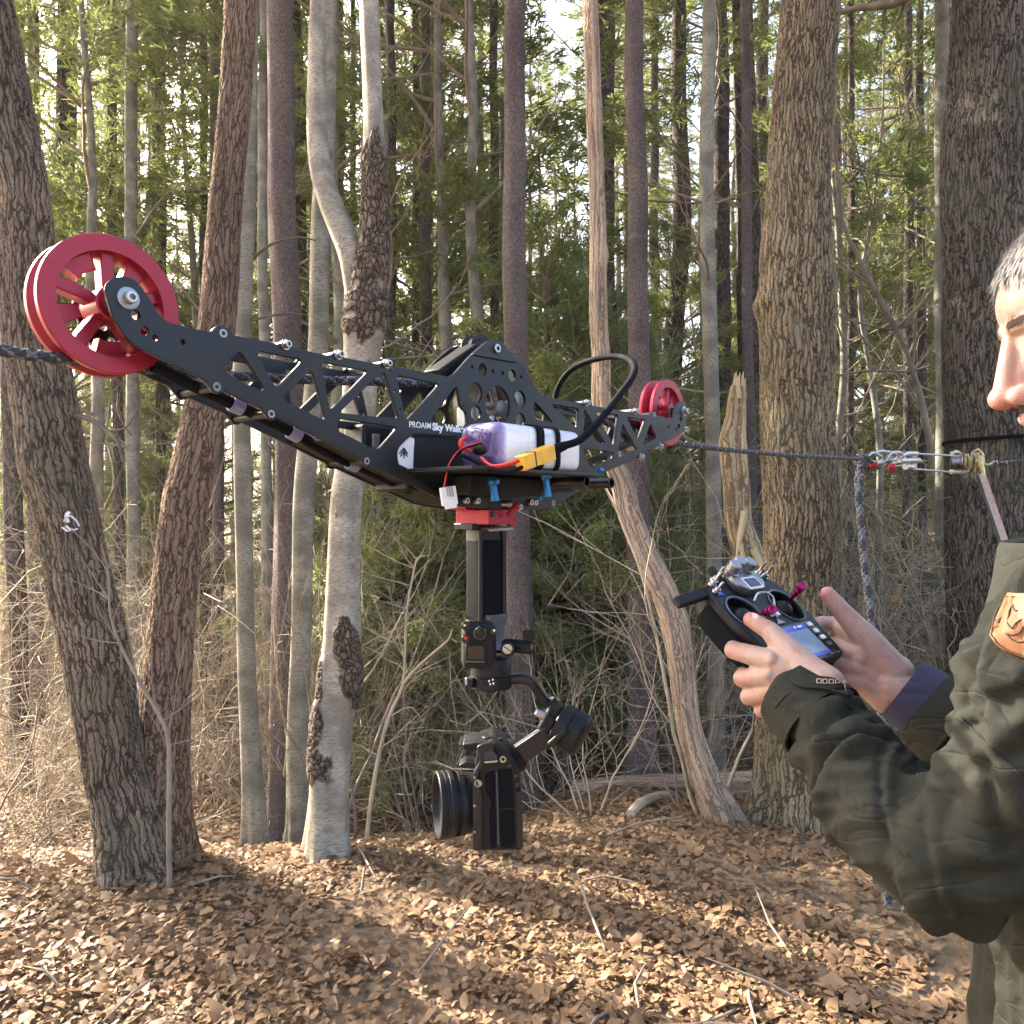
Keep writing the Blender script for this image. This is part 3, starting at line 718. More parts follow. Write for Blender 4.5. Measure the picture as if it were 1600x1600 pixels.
# young hemlocks filling the lower middle
hs = [(615, 5.6, 2), (660, 6.0, 0), (850, 5.9, 0), (900, 5.7, 2), (955, 6.0, 0), (710, 7.8, 0), (870, 9.2, 0), (640, 7.2, 0), (668, 8.4, 1), (598, 9.5, 0), (700, 6.6, 2), (722, 9.8, 0), (760, 8.8, 0), (850, 7.0, 2), (880, 8.0, 0), (905, 6.6, 0), (935, 11.2, 1), (965, 7.4, 0), (860, 13.5, 1), (990, 10, 0), (1050, 8.6, 1), (625, 6.2, 2),
      (690, 14.5, 1), (590, 7.4, 0), (945, 6.4, 2), (830, 6.3, 2), (1060, 12, 1), (1330, 11, 1), (1380, 14, 1), (1350, 13, 1), (1430, 12, 1), (570, 11.5, 1), (330, 10, 1), (240, 11, 1), (110, 9, 1), (20, 12, 1), (780, 11.5, 0), (1150, 11, 1), (915, 11.8, 0), (655, 12.5, 0)]
hx = {(px, y): ((px - 800) / F * y, y) for px, y, k in hs}; HL = place_labels(list(hx.values()), 'young feathery hemlock low')
for px, y, k in hs:
    conifer(HEM[k], (px - 800) / F * y, y, rs.uniform(0, 6.28), rs.uniform(.85, 1.2), 'young_hemlock', HL[hx[(px, y)]], 'young tree', 'young hemlocks of the undergrowth', rs.choice(['needles_lit', 'needles_lit', 'needles']))

# thin background trunks that can be told apart (x at the top, x at the bottom, width, distance)
bgt = [(8, 30, 26, 6.2, 'dark_bark', 'dark straight trunk at the far left edge behind the leaning oak'),
       (96, 92, 16, 9, 'dark_bark', 'thin dark trunk seen above the near red wheel, left of its hub'),
       (176, 188, 16, 8.5, 'dark_bark', 'thin trunk above the near red wheel, right of its hub'),
       (205, 211, 20, 6.8, 'beech', 'slim greyish trunk in the bright gap between the two leaning oaks'),
       (252, 245, 15, 9.5, 'dark_bark', 'dark thin trunk just left of the reddish oak'),
       (52, 58, 20, 8, 'pine_bark', 'purplish thin trunk second from the left edge'),
       (318, 318, 13, 9, 'dark_bark', 'thin dark trunk hugging the right side of the reddish oak'),
       (336, 340, 17, 7.5, 'pine_bark', 'brown pine trunk between reddish oak and first grey beech'),
       (411, 420, 17, 6.4, 'beech', 'knobby thin grey trunk right of the first grey beech'),
       (612, 612, 15, 7.4, 'dark_bark', 'dark thin trunk right beside the cankered trunk'),
       (650, 644, 13, 9.5, 'dark_bark', 'very thin straight trunk halfway between cankered trunk and motor arch'),
       (664, 674, 18, 7.8, 'pine_bark', 'thin brown pine trunk left of the white plug'),
       (772, 768, 15, 8, 'dark_bark', 'thin dark trunk touching the left side of the pine behind the handle'),
       (1107, 1118, 24, 5.1, 'beech', 'grey trunk with stubs right of the small red wheel'),
       (1166, 1176, 17, 6.5, 'pine_bark', 'thin brown pine trunk beside the broken snag'),
       (1472, 1474, 24, 6.6, 'beech', 'smooth grey trunk touching the left edge of the huge dark trunk'),
       (1420, 1416, 14, 9, 'dark_bark', 'thin brown trunk behind the pulley of the cable puller'),
       (1438, 1442, 13, 10, 'dark_bark', 'thin trunk behind the steel cables of the puller'),
       (1330, 1326, 11, 9, 'dark_bark', 'thin trunk right of the golden oak'),
       (552, 556, 10, 10, 'dark_bark', 'thin trunk hidden mostly by the cankered trunk'),
       (490, 440, 12, 11, 'dark_bark', 'thin leaning trunk far behind the grey green beech')]
for i, (xt, xb, wd, d, mt, lb) in enumerate(bgt):
    w, r = traced([(xt, 200, wd * .9), (xt, 321, wd * .92), ((xt + xb) / 2 + rs.uniform(-3, 3), 700, wd), (xb, 1100, wd * 1.08)], d, 9)
    root = thing('pine_tree' if mt != 'beech' else 'beech_tree', (w[0].x, d, terrain_l(w[0].x, d)), lb, 'tree')
    trunk_mb(w, r, .06, 18, .05, 0, 100 + i, None, d).build('trunk', M[mt], root, angle=0)
    cb = MB(); r2 = random.Random(i)
    for k in range(9):
        z = r2.uniform(1.2, 8); j = min(range(len(w)), key=lambda q: abs(w[q].z - z)); a = r2.uniform(0, 6.28)
        p = Vector((w[j].x, w[j].y, z)) if abs(w[j].z - z) < .6 else w[j]
        grow(cb, p, (math.cos(a), math.sin(a), .25), r2.uniform(.4, 1.5), .010, 1, r2, 4)
    cb.build('branches', M['twig'], root, angle=0)['kind'] = 'stuff'
    if mt != 'beech':
        c = bpy.data.objects.new('crown', FOL[(CON[0][2].name, 'needles')]); COL.objects.link(c); c.parent = root
        c.location = (w[-1].x - w[0].x, 0, -1.6 if d > 7 else 0); c.rotation_euler = (0, 0, i)

# leaning bare dead tree at the right
pts = [P(1300, 200, 7), P(1316, 338, 7), P(1340, 400, 7), P(1363, 447, 7), P(1400, 516, 7), P(1425, 580, 7), P(1443, 646, 7), P(1462, 760, 7), P(1476, 1000, 7)]
gz = Vector((pts[-1].x, 7, terrain_l(pts[-1].x, 7) - .05)); pts.append(gz)
root = thing('dead_tree', gz, 'thin leaning bare tree crossing the pines above the cable puller', 'dead tree')
trunk_mb(pts[::-1], [.032, .031, .030, .028, .026, .025, .023, .020, .017, .013], .05, 14, .06, 0, 9, None, 7).build('trunk', M['twig'], root, angle=0)
cb = MB(); r2 = random.Random(12)
for k in range(22):
    i = r2.randint(0, 6); grow(cb, pts[i], (r2.uniform(-1, 1), r2.uniform(-.6, .6), r2.uniform(0, 1.2)), r2.uniform(.5, 1.6), .012, 2, r2, 4, kids=(3, 5))
cb.build('branches', M['twig'], root, angle=0)['kind'] = 'stuff'

# ---------------------------------------------------------------- bare shrubs
def shrub_mesh(seed, H, stems, spread):
    mb = MB(); r2 = random.Random(seed)
    for s_ in range(stems):
        a = r2.uniform(0, 6.28); l = r2.uniform(.1, spread)
        grow(mb, (0.05 * math.cos(a), .05 * math.sin(a), -.05), (math.cos(a) * l, math.sin(a) * l, 1), H * r2.uniform(.6, 1.1), .004 + .003 * H, 2, r2, 4, up=.1, spread=.8, kids=(4, 8))
    me = mb.mesh('bare_shrub'); me.polygons.foreach_set('use_smooth', [True] * len(me.polygons)); return me
SH = [shrub_mesh(1, 1.3, 5, .7), shrub_mesh(2, 2.0, 4, .5), shrub_mesh(3, 2.8, 3, .4), shrub_mesh(4, .9, 7, 1.1), shrub_mesh(5, 1.7, 5, .9)]
SH2 = [m.copy() for m in SH]
for m in SH: m.materials.append(M['twig'])
for m in SH2: m.materials.append(M['twig_pale'])
rs = random.Random(5); cnt = 0; shl = []
while cnt < 230:
    d = rs.uniform(4.0, 17); px = rs.uniform(-80, 1680); x = (px - 800) / F * d
    if d < 5.2 and (200 < px < 330): continue
    if px > 1150 and d < 5: continue
    if 130 < px < 200 and d > 7: continue
    w_ = 1.0 if px < 620 or px > 1040 else .8
    if rs.random() > w_: continue
    o = bpy.data.objects.new('bare_shrub', rs.choice(SH2 if rs.random() < .6 else SH)); COL.objects.link(o)
    o.location = (x, d, terrain_l(x, d)); o.rotation_euler = (rs.uniform(-.15, .15), rs.uniform(-.15, .15), rs.uniform(0, 6.28)); s_ = rs.uniform(.6, 1.1); o.scale = (s_,) * 3
    tag(o, 'leafless twiggy shrub of the undergrowth, one among many alike', 'shrub', 'bare shrubs of the undergrowth'); cnt += 1; shl.append((o, (x, d)))

NL = place_labels([k for _, k in shl if k[1] < 8.5], 'leafless bush')
for o, k in shl: o['label'] = NL.get(k, 'leafless twiggy bush far back among the trunks, one of many alike')
# tangled thin brush too fine to pick apart: thousands of tan stems and twigs
def brush(n, name, mat, seed, lo, hi, ymin, ymax, hmax, lab):
    r_ = np.random.RandomState(seed)
    d = ymin + (ymax - ymin) * r_.uniform(0, 1, n) ** 1.2; px = r_.uniform(-60, 1660, n); dn = np.where(px < 600, 1.0, np.where(px < 1010, .42, .8)); dn = np.where((px > 1150) & (d < 5.2), 0, dn)
    cl = np.array([mnoise.noise(Vector((a * .012, b * .6, seed))) for a, b in zip(px, d)]); kp = (r_.rand(n) < dn) & (cl > -.22); d, px = d[kp], px[kp]; n = len(d)
    x = (px - 800) / F * d; g0 = np.array([terrain_l(a, b) for a, b in zip(x, d)])
    h0 = r_.uniform(0, 1, n) ** 1.7 * hmax * np.where((px > 600) & (px < 1010), .55, 1); L = r_.uniform(lo, hi, n); a = r_.uniform(0, 6.28, n); el_ = r_.uniform(-.15, 1.5, n) * (r_.rand(n) < .8)
    dr = np.stack([np.cos(a) * np.cos(el_), np.sin(a) * np.cos(el_), np.sin(el_)], 1); cur = r_.randn(n, 3) * .35; rad = r_.uniform(.0011, .0034, n) * (1 + .06 * d)
    p0 = np.stack([x, d, g0 + h0], 1); seg = 5; ts = np.linspace(0, 1, seg + 1); V = []; 
    u = np.cross(dr, r_.randn(n, 3)); u /= np.linalg.norm(u, axis=1)[:, None]; w = np.cross(dr, u)
    kink = r_.randn(n, seg + 1, 3) * .035
    for i, t in enumerate(ts):
        c = p0 + (dr * t + cur * t * t * .5 + kink[:, i] * (t > 0)) * L[:, None]
        for k in range(3):
            an = k * 2.094; V.append(c + (u * math.cos(an) + w * math.sin(an)) * (rad * (1 - .75 * t))[:, None])
    V = np.stack(V, 1).reshape(-1, 3); b = np.arange(n)[:, None, None] * (3 * (seg + 1)); i = np.arange(seg)[None, :, None] * 3; k = np.arange(3)[None, None, :]; k2 = (k + 1) % 3
    q = np.stack([b + i + k, b + i + k2, b + i + 3 + k2, b + i + 3 + k], -1).reshape(-1, 4)
    tag(MB().add(V, q=q).build(name, mat, angle=0, smooth=False), lab, 'brush', kind='stuff')
brush(12000, 'undergrowth_brush', M['twig_pale'], 1, .25, 1.1, 4.5, 14, 1.6, 'tan leafless brush tangled between the trunks')
brush(9000, 'undergrowth_brush', M['twig'], 2, .3, 1.1, 4.4, 17, 2.2, 'brown leafless brush tangled between the trunks')
# bare understorey trees with fine limbs, shared meshes
def bare_tree(seed, H, r):
    r2 = random.Random(seed); pts = [Vector((0, 0, -.15))]; x = y = 0
    for k in range(1, 9): x += r2.uniform(-.12, .12); y += r2.uniform(-.1, .1); pts.append(Vector((x, y, H * k / 8)))
    tk = trunk_mb(pts, [r * (1.1 - .95 * k / 8) for k in range(9)], .12, 10, .07, 0, seed, None, 4); bb = MB()
    for k in range(26):
        i = r2.randint(1, 7); a = r2.uniform(0, 6.28); p = pts[i].lerp(pts[i + 1], r2.random()) if i < 8 else pts[i]
        grow(bb, p, (math.cos(a), math.sin(a), r2.uniform(.1, .9)), r2.uniform(.6, 1.9), r * .28, 2, r2, 4, kids=(3, 5))
    return tk.mesh('trunk'), bb.mesh('branches')
BT = [bare_tree(1, 7, .05), bare_tree(2, 8.5, .065), bare_tree(3, 6, .04), bare_tree(4, 9, .05)]
for a_, b_ in BT:
    a_.materials.append(M['beech']); b_.materials.append(M['twig'])
    for me in (a_, b_): me.polygons.foreach_set('use_smooth', [True] * len(me.polygons))
rs = random.Random(21); bs = []
while len(bs) < 34:
    y = rs.uniform(6.5, 20); px = rs.uniform(0, 1600)
    if any(abs(px - px_of(*b)) < 22 for b in bs): continue
    if 1190 < px < 1300 or px > 1490: continue
    bs.append(((px - 800) / F * y, y))
BL = place_labels(bs, 'slender leafless tree')
for i, (x, y) in enumerate(bs):
    root = thing('bare_tree', (x, y, terrain_l(x, y)), BL[(x, y)], 'tree', 'slender leafless trees of the understorey', rs.uniform(0, 6.28)); s_ = rs.uniform(.8, 1.2); root.scale = (s_,) * 3
    for nm, me in zip(('trunk', 'branches'), BT[i % 4]):
        o = bpy.data.objects.new(nm, me); COL.objects.link(o); o.parent = root
        if nm == 'branches': o['kind'] = 'stuff'

# sticks and leaves on the ground
rs = np.random.RandomState(3)
def scatter_leaves(n, name, mat, y0, y1, size, lab):
    y = rs.uniform(0, 1, n) ** 1.3 * (y1 - y0) + y0; x = rs.uniform(-.75, .75, n) * y
    kp = np.array([mnoise.noise(Vector((a * 1.1, b * 1.1, 9))) + .5 * mnoise.noise(Vector((a * 4, b * 4, 3))) > -.28 + .0 * a or rs.rand() < .35 for a, b in zip(x, y)]); x, y = x[kp], y[kp]; n = len(x)
    z = np.array([terrain_l(a, b) for a, b in zip(x, y)]) + rs.uniform(.004, .03, n)
    a = rs.uniform(0, 6.28, n); s_ = size * np.exp(rs.randn(n) * .38); c = np.stack([x, y, z], 1)
    u = np.stack([np.cos(a), np.sin(a), rs.uniform(-.5, .5, n)], 1) * s_[:, None]
    v = np.stack([-np.sin(a), np.cos(a), rs.uniform(-.5, .5, n)], 1) * s_[:, None] * .6
    r5 = lambda lo, hi: rs.uniform(lo, hi, n)[:, None]; up = lambda f: np.array([[0, 0, 1.0]]) * (s_[:, None] * f)
    k = np.stack([c - u * r5(.7, 1.1), c - u * r5(.1, .5) - v * r5(.5, 1.3) + up(r5(0, .5)), c + u * r5(.1, .5) - v * r5(.4, 1.2) + up(r5(-.1, .6)), c + u * r5(.8, 1.3) + up(r5(-.2, .5)), c + u * r5(.1, .5) + v * r5(.4, 1.2) + up(r5(0, .6)), c - u * r5(.1, .5) + v * r5(.5, 1.3) + up(r5(0, .4))], 1).reshape(-1, 3)
    i = np.arange(n)[:, None] * 6
    o = MB().add(k, t=np.concatenate([i + [0, 1, 5], i + [1, 2, 5], i + [2, 4, 5], i + [2, 3, 4]])).build(name, mat, angle=0, smooth=False)
    tag(o, lab, 'leaves', kind='stuff')
scatter_leaves(150000, 'fallen_leaves', M['litter'], 2.0, 16, .0145, 'orange brown dry leaves covering the forest floor')
mb = MB(); r2 = random.Random(8)
for k in range(260):
    y = r2.uniform(2.2, 13); x = r2.uniform(-.75, .75) * y; a = r2.uniform(0, 6.28); L = r2.uniform(.06, .4); zt = r2.uniform(.0, .35) * L
    p0 = Vector((x, y, terrain_l(x, y) + .01)); p1 = Vector((x + L * math.cos(a), y + L * math.sin(a), terrain_l(x + L * math.cos(a), y + L * math.sin(a)) + .02 + zt))
    mb.tube([p0, p0.lerp(p1, .5) + Vector((r2.uniform(-.03, .03), 0, r2.uniform(0, .04))), p1], [.006, .005, .002], 4, caps=False)
tag(mb.build('dead_sticks', M['twig'], angle=0), 'grey dead sticks strewn over the leaves', 'sticks', kind='stuff')
# ================================================================ cable dolly ("rig")
# local frame: x along the dolly (near wheel -> far wheel), y away from the camera side, z up, origin at the near axle bolt
RO = P(198, 467, .72); RE = P(1066.6, 643, 1.527)
RU = Vector((RE.x - RO.x, RE.y - RO.y, 0)).normalized(); RN = Vector((RU.y, -RU.x, 0))
RYAW = math.atan2(RU.y, RU.x)
def LR(px, py, n=0.0):
    dr = Vector(((px - 800) / F, 1, (800 - py) / F)); c = Vector((0, 0, CZ))
    s = ((RO - c).dot(RN) + n) / dr.dot(RN); p = c + dr * s - RO
    return (p.dot(RU), p.z)
def L3(px, py, n): t, z = LR(px, py, n); return Vector((t, -n, z))
def LW(t, n, z): return RO + RU * t + RN * n + Vector((0, 0, z))
def Z1(x, y): return LR(x / 4, 320 + y / 4)
def Z2(x, y): return LR(300 + x / 4, 480 + y / 4)
def Z3(x, y): return LR(600 + x / 4, 480 + y / 4)
def Z4(x, y): return LR(850 + x * .1875, 500 + y * .1875)
rig = thing('cable_dolly', RO, 'long black latticed cable camera dolly with two red grooved wheels riding the rope', 'cable dolly', rotz=RYAW)
LEN = (RE - RO).dot(RU)
W = .088                                   # spacing of the two side plates
for _ in range(40):                        # measured from the matching lugs of both plates
    t0, z0 = LR(337, 604); t1, z1 = LR(283, 618, -W)
    W += (t1 - t0) * .5 * (1 if t1 > t0 else 1) * -1 if abs(t1 - t0) > 1e-4 else 0
    W = max(.04, min(.16, W))
print('plate spacing', W, 'length', LEN)
TH = .005
# ---- outline of a side plate
top = [Z1(650, 540) + (.01,), Z1(662, 490) + (.01,), Z1(700, 458) + (.012,), Z1(755, 450) + (.01,), Z1(815, 458) + (.01,), Z1(866, 498) + (.012,), Z1(935, 600) + (.01,), Z1(990, 690) + (.015,), Z1(1040, 735) + (.01,),
       Z1(1200, 775), Z1(1312, 797), Z1(1335, 765) + (.006,), Z1(1378, 752) + (.006,), Z1(1415, 772) + (.006,), Z1(1440, 815),
       Z2(480, 220), Z2(540, 235), Z2(556, 206) + (.004,), Z2(592, 210) + (.004,), Z2(612, 252), Z2(830, 300), Z2(866, 302), Z2(885, 272) + (.004,), Z2(922, 276) + (.004,), Z2(940, 315),
       Z2(1150, 355), Z2(1172, 357), Z2(1190, 330) + (.004,), Z2(1222, 334) + (.004,), Z2(1240, 368), Z2(1460, 410), Z3(400, 437), Z3(432, 418) + (.01,),
       Z3(545, 292), Z3(625, 222) + (.015,), Z3(660, 205) + (.02,), Z3(705, 210) + (.02,), Z3(765, 255) + (.02,), Z3(815, 325), Z3(868, 372) + (.01,), Z3(925, 475), Z3(965, 535) + (.02,), Z3(1015, 562) + (.01,), Z3(1215, 600),
       Z4(200, 675), Z4(355, 706), Z4(440, 722), Z4(600, 750), Z4(690, 768), Z4(868, 797), Z4(885, 770) + (.006,), Z4(915, 766) + (.006,), Z4(935, 795), Z4(1050, 823) + (.01,), Z4(1072, 800) + (.01,),
       Z4(1080, 760) + (.01,), Z4(1095, 708) + (.01,), Z4(1120, 682) + (.01,), Z4(1148, 674) + (.01,), Z4(1172, 695) + (.01,), Z4(1184, 760) + (.01,)]
bot = [Z4(1175, 870) + (.01,), Z4(1150, 930) + (.02,), Z4(1095, 972) + (.02,), Z4(960, 1040), Z4(820, 1115), Z4(800, 1160) + (.006,), Z4(770, 1150), Z4(480, 1280) + (.01,),
       Z3(1180, 1170) + (.02,), Z3(1075, 1240) + (.01,), Z3(1000, 1262) + (.01,), Z3(870, 1270), Z3(620, 1262), Z3(420, 1235) + (.02,), Z3(300, 1175) + (.02,), Z2(1300, 1082),
       Z2(1112, 990), Z2(1100, 1000) + (.006,), Z2(1070, 992) + (.006,), Z2(1060, 962), Z2(960, 910), Z2(830, 840), Z2(525, 690), Z2(505, 710) + (.006,), Z2(475, 700) + (.006,), Z2(462, 680), Z2(420, 630) + (.01,), Z2(200, 530),
       Z1(1390, 1165), Z1(1365, 1185) + (.006,), Z1(1330, 1175) + (.006,), Z1(1308, 1145), Z1(1270, 1095) + (.01,), Z1(1000, 965), Z1(880, 905), Z1(815, 868) + (.01,), Z1(775, 820) + (.01,), Z1(700, 700)]
outline = round_poly(top + bot, .003)
def H2(*p, r=.006): return round_poly([Z2(*k) for k in p], r)
def H3(*p, r=.006): return round_poly([Z3(*k) for k in p], r)
def H4(*p, r=.006): return round_poly([Z4(*k) for k in p], r)
def hole(fn, x, y, r_px, n=20):
    c = fn(x, y); e = fn(x, y - r_px); return circle(c[0], c[1], abs(e[1] - c[1]), n)
holes = [H2((288, 262), (452, 515), (425, 525), (195, 410), (200, 378), r=.009), H2((390, 272), (690, 332), (515, 512), r=.008), H2((742, 388), (832, 712), (552, 575)), H2((800, 345), (1095, 402), (855, 648)),
         H2((1192, 395), (1285, 700), (915, 660)), H2((1268, 425), (1540, 482), (1340, 702), (1325, 690)), H2((900, 695), (1280, 752), (1150, 898), (1040, 840), (898, 770), r=.008),
         H3((448, 488), (472, 630), (508, 655), (512, 752), (275, 712), r=.008),
         H3((175, 788), (700, 838), (705, 1150), (470, 1190), (340, 1160), (85, 1000), (72, 890), r=.014),
         H3((930, 585), (1052, 722), (935, 700)), H4((45, 700), (280, 738), (268, 905)), H4((325, 738), (500, 1025), (475, 1040), (318, 940)), H4((420, 765), (610, 792), (575, 1055)),
         H4((643, 858), (768, 1088), (612, 1148), (612, 1090)), H4((680, 810), (838, 832), (775, 1003)), H4((877, 860), (932, 985), (815, 1045)), H4((305, 1070), (570, 1100), (568, 1155), (390, 1230), (375, 1222), r=.012),
         hole(Z1, 842, 692, 28), hole(Z1, 897, 790, 27), hole(Z1, 962, 835, 18), hole(Z1, 1135, 860, 16),
         hole(Z3, 543, 377, 13), hole(Z3, 610, 391, 37), hole(Z3, 673, 402, 12, 12), hole(Z3, 735, 414, 12, 12), hole(Z3, 793, 428, 36), hole(Z3, 850, 440, 11, 12),
         hole(Z3, 567, 535, 62), hole(Z3, 706, 612, 116, 36), hole(Z3, 842, 580, 56), hole(Z3, 569, 665, 48), hole(Z3, 845, 712, 48),
         hole(Z4, 1130, 825, 20), hole(Z4, 1115, 885, 19), hole(Z4, 1093, 910, 14), hole(Z4, 1030, 893, 14),
         hole(Z2, 1232, 405, 7, 10), hole(Z2, 1263, 525, 7, 10), hole(Z2, 1293, 640, 7, 10), hole(Z3, 490, 617, 6, 10)]
fp = plate_mesh('side_plate', outline, holes, TH, .0007, lambda x, y, z: (x, z - 0.0, y))
front = link('side_plate', fp, M['black_metal'], rig, smooth=True, angle=30)
rear = bpy.data.objects.new('side_plate', fp); COL.objects.link(rear); rear.parent = rig; rear.location = (0, W, 0)

def rb(name, mb, mat, parent=rig, **k): return mb.build(name, M[mat] if isinstance(mat, str) else mat, parent, world=False, **k)
def bolt(t, z, r=.006, y=-TH / 2, mat='steel', h=.006):
    r *= .82; mb = MB(); mb.lathe((t, y, z), (0, -1, 0), [(0, r * 1.35), (.0012, r * 1.35), (.0013, r), (h, r), (h + .0008, r * .86), (h + .0009, r * .5), (h * .4, r * .48), (h * .4, 0)], 20)
    return rb('bolt', mb, mat)
# wheels
def wheel(t, z, spin):
    R = .0640; yc = .028; w = .031
    mb = MB()
    prof = [(0, .0485), (0, R - .001), (.001, R), (.0065, R), (.0085, R - .003), (.0135, .048), (.0175, .048), (.0225, R - .003), (.0245, R), (.030, R), (.031, R - .001), (.031, .0485), (.030, .0475), (.019, .046), (.012, .046), (.001, .0495)]
    mb.lathe((t, yc, z), (0, 1, 0), prof, 96, closed=True)
    root = rb('wheel', mb, 'red_metal', angle=30)
    hb = MB(); hb.lathe((t, yc - .004, z), (0, 1, 0), [(0, 0.0001), (0, .0150), (.001, .0165), (.037, .0165), (.038, .0150), (.038, .0001)], 40); rb('hub', hb, 'red_metal', root, angle=30)
    bb = MB(); bb.lathe((t, yc - .005, z), (0, 1, 0), [(0, .004), (0, .0095), (-.001, .0095), (.001, .0098), (.001, .004)], 30); rb('bearing', bb, 'silver', root)
    for k in range(5):
        a = spin + k * PI / 2.5; c, s_ = math.cos(a), math.sin(a)
        sp = MB(); i0, i1, hw, hw1 = .011, .0485, .0052, .0062
        v = []
        for rr, h_ in ((i0, hw), (i1, hw1)):
            for yy in (yc + .007, yc + .024):
                for sgn in (-1, 1): v.append((t + c * rr - s_ * h_ * sgn, yy, z + s_ * rr + c * h_ * sgn))
        sp.add(v, q=[(0, 1, 3, 2), (4, 6, 7, 5), (0, 4, 5, 1), (2, 3, 7, 6), (0, 2, 6, 4), (1, 5, 7, 3)])
        rb('spoke', sp, 'red_metal', root, bevel=.0012)
        if True:                       # wide fan-shaped webs between the narrow spokes
            wb = MB(); vv = []; q = []; m_ = 8
            for i in range(m_ + 1):
                aa = a + PI / 5 + (i / m_ - .5) * (.60 if k % 2 else .42)
                for r2_, y2_ in ((.027 + .006 * (k % 2), .008), (.0485, .008), (.0485, .020), (.027 + .006 * (k % 2), .020)): vv.append((t + r2_ * math.cos(aa), yc + y2_, z + r2_ * math.sin(aa)))
            for i in range(m_):
                for e in range(4): q.append((i * 4 + e, i * 4 + (e + 1) % 4, i * 4 + 4 + (e + 1) % 4, i * 4 + 4 + e))
            q += [(0, 1, 2, 3), (m_ * 4 + 3, m_ * 4 + 2, m_ * 4 + 1, m_ * 4)]
            wb.add(vv, q=q); rb('web', wb, 'red_metal', root, bevel=.0008)
    return root
wheel(0, 0, .35); tL, zL = LR(1066.6, 643); wheel(tL, zL, .1)
for t, z in ((0, 0), (tL, zL)):
    rb('axle', MB().cyl((t, -.004, z), (t, W + .006, z), .0042, 16), 'steel'); bolt(t, z, .0068, h=.0085)
    rb('washer', MB().lathe((t, -TH / 2 - .0001, z), (0, -1, 0), [(0, .0100), (.0012, .0100), (.0014, .0094), (.0014, .002)], 32), 'silver')
    for a_, b_ in ((TH / 2, .024), (.063, W - TH / 2)): rb('axle_sleeve', MB().cyl((t, a_, z), (t, b_, z), .009, 24), 'black_metal')
# cross spacers with cap screws at the lugs
for fn, x, y, vis in ((Z1, 1388, 805, 0), (Z2, 575, 236, 1), (Z2, 905, 298, 1), (Z2, 1206, 355, 1), (Z4, 910, 787, 0), (Z4, 745, 760, 1), (Z4, 340, 690, 1), (Z1, 1348, 1140, 0), (Z2, 488, 668, 0), (Z2, 1085, 962, 0), (Z4, 955, 1055, 1), (Z4, 795, 1140, 1),
                     (Z3, 372, 408, 2), (Z3, 1052, 1224, 0), (Z2, 148, 497, 0)):
    t, z = fn(x, y)
    if vis == 2:
        t, z = LR(600 + x / 4, 480 + y / 4, -W * .75); rb('bolt', MB().lathe((t, W * .75, z), (0, -1, 0), [(0, .006), (.005, .006), (.006, .005), (.006, .0025), (.003, .0025), (.003, 0)], 16), 'steel'); continue
    rb('spacer', MB().cyl((t, TH / 2, z), (t, W - TH / 2, z), .0042, 16), 'black_metal' if not vis else 'silver')
    if vis: bolt(t, z, .0052, h=.0062)
    else: rb('screw', MB().lathe((t, -TH / 2 + .0005, z), (0, -1, 0), [(0, .0042), (.0006, .0042), (.0006, .0022), (-.0005, .0022), (-.0005, 0)], 16), 'silver')
t, z = Z3(682, 262); bolt(t, z, .0078, h=.006)
for fn, x, y in ((Z3, 930, 1220), (Z3, 958, 1220), (Z3, 528, 1208), (Z3, 596, 1210), (Z3, 862, 1250)):
    t, z = LR(600 + x / 4, 480 + y / 4, .01); rb('bolt', MB().lathe((t, -.004, z), (0, -1, 0), [(-.01, .0045), (.004, .0045), (.005, .004), (.005, .002), (.002, .002), (.002, 0)], 16), 'steel')
# reinforcing nose plates round the top guide pulley
nose = round_poly([Z3(530, 300) + (.004,), Z3(625, 222) + (.02,), Z3(672, 200) + (.02,), Z3(725, 222) + (.02,), Z3(800, 315) + (.01,), Z3(825, 352) + (.004,)], .003)
nm_ = plate_mesh('nose_plate', nose, [], .003, .0005, lambda x, y, z: (x, z - .0042, y)); link('nose_plate', nm_, M['black_metal'], rig, angle=30)
t, z = LR(735, 541, -W * .55)
rb('guide_pulley', MB().lathe((t + .01, W * .35, z - .004), (0, 1, 0), [(0, .003), (0, .021), (.002, .022), (.008, .017), (.014, .017), (.020, .022), (.022, .021), (.022, .003)], 40), 'black_plastic')
# diagonal belt cover between the plates, left of the nose
a0 = L3(672, 581, -W * .55); a1 = L3(741, 533, -W * .55)
dv = (a1 - a0).normalized(); nn = Vector((-dv.z, 0, dv.x))
rb('belt_cover', MB().obox(a0 - nn * .02 + Vector((0, -.02, 0)), a1 - a0, Vector((0, .032, 0)), nn * .022), 'black_plastic', bevel=.002)
# drive wheel with tyre and spoked hub
tc_, zc_ = LR(775, 640, -.035); RW = .068
d = MB(); d.lathe((tc_, .030, zc_), (0, 1, 0), [(0, .050), (0, RW - .004), (.004, RW), (.026, RW), (.030, RW - .004), (.030, .050), (.028, .048), (.002, .048)], 64, closed=True)
dw = rb('drive_wheel', d, 'tyre')
rm = MB(); rm.lathe((tc_, .029, zc_), (0, 1, 0), [(0, .042), (0, .0498), (.032, .0498), (.032, .042), (.028, .041), (.004, .041)], 64, closed=True); rb('rim', rm, 'silver', dw)
hb = MB(); hb.lathe((tc_, .022, zc_), (0, 1, 0), [(0, 0), (0, .012), (.002, .013), (.04, .013), (.04, 0)], 32); rb('hub', hb, 'silver', dw)
for k in range(5):
    a = .5 + k * 2 * PI / 5; sp = MB(); sp.tube([(tc_ + .011 * math.cos(a), .036, zc_ + .011 * math.sin(a)), (tc_ + .043 * math.cos(a), .040, zc_ + .043 * math.sin(a))], [.005, .0065], 8); rb('spoke', sp, 'silver', dw)
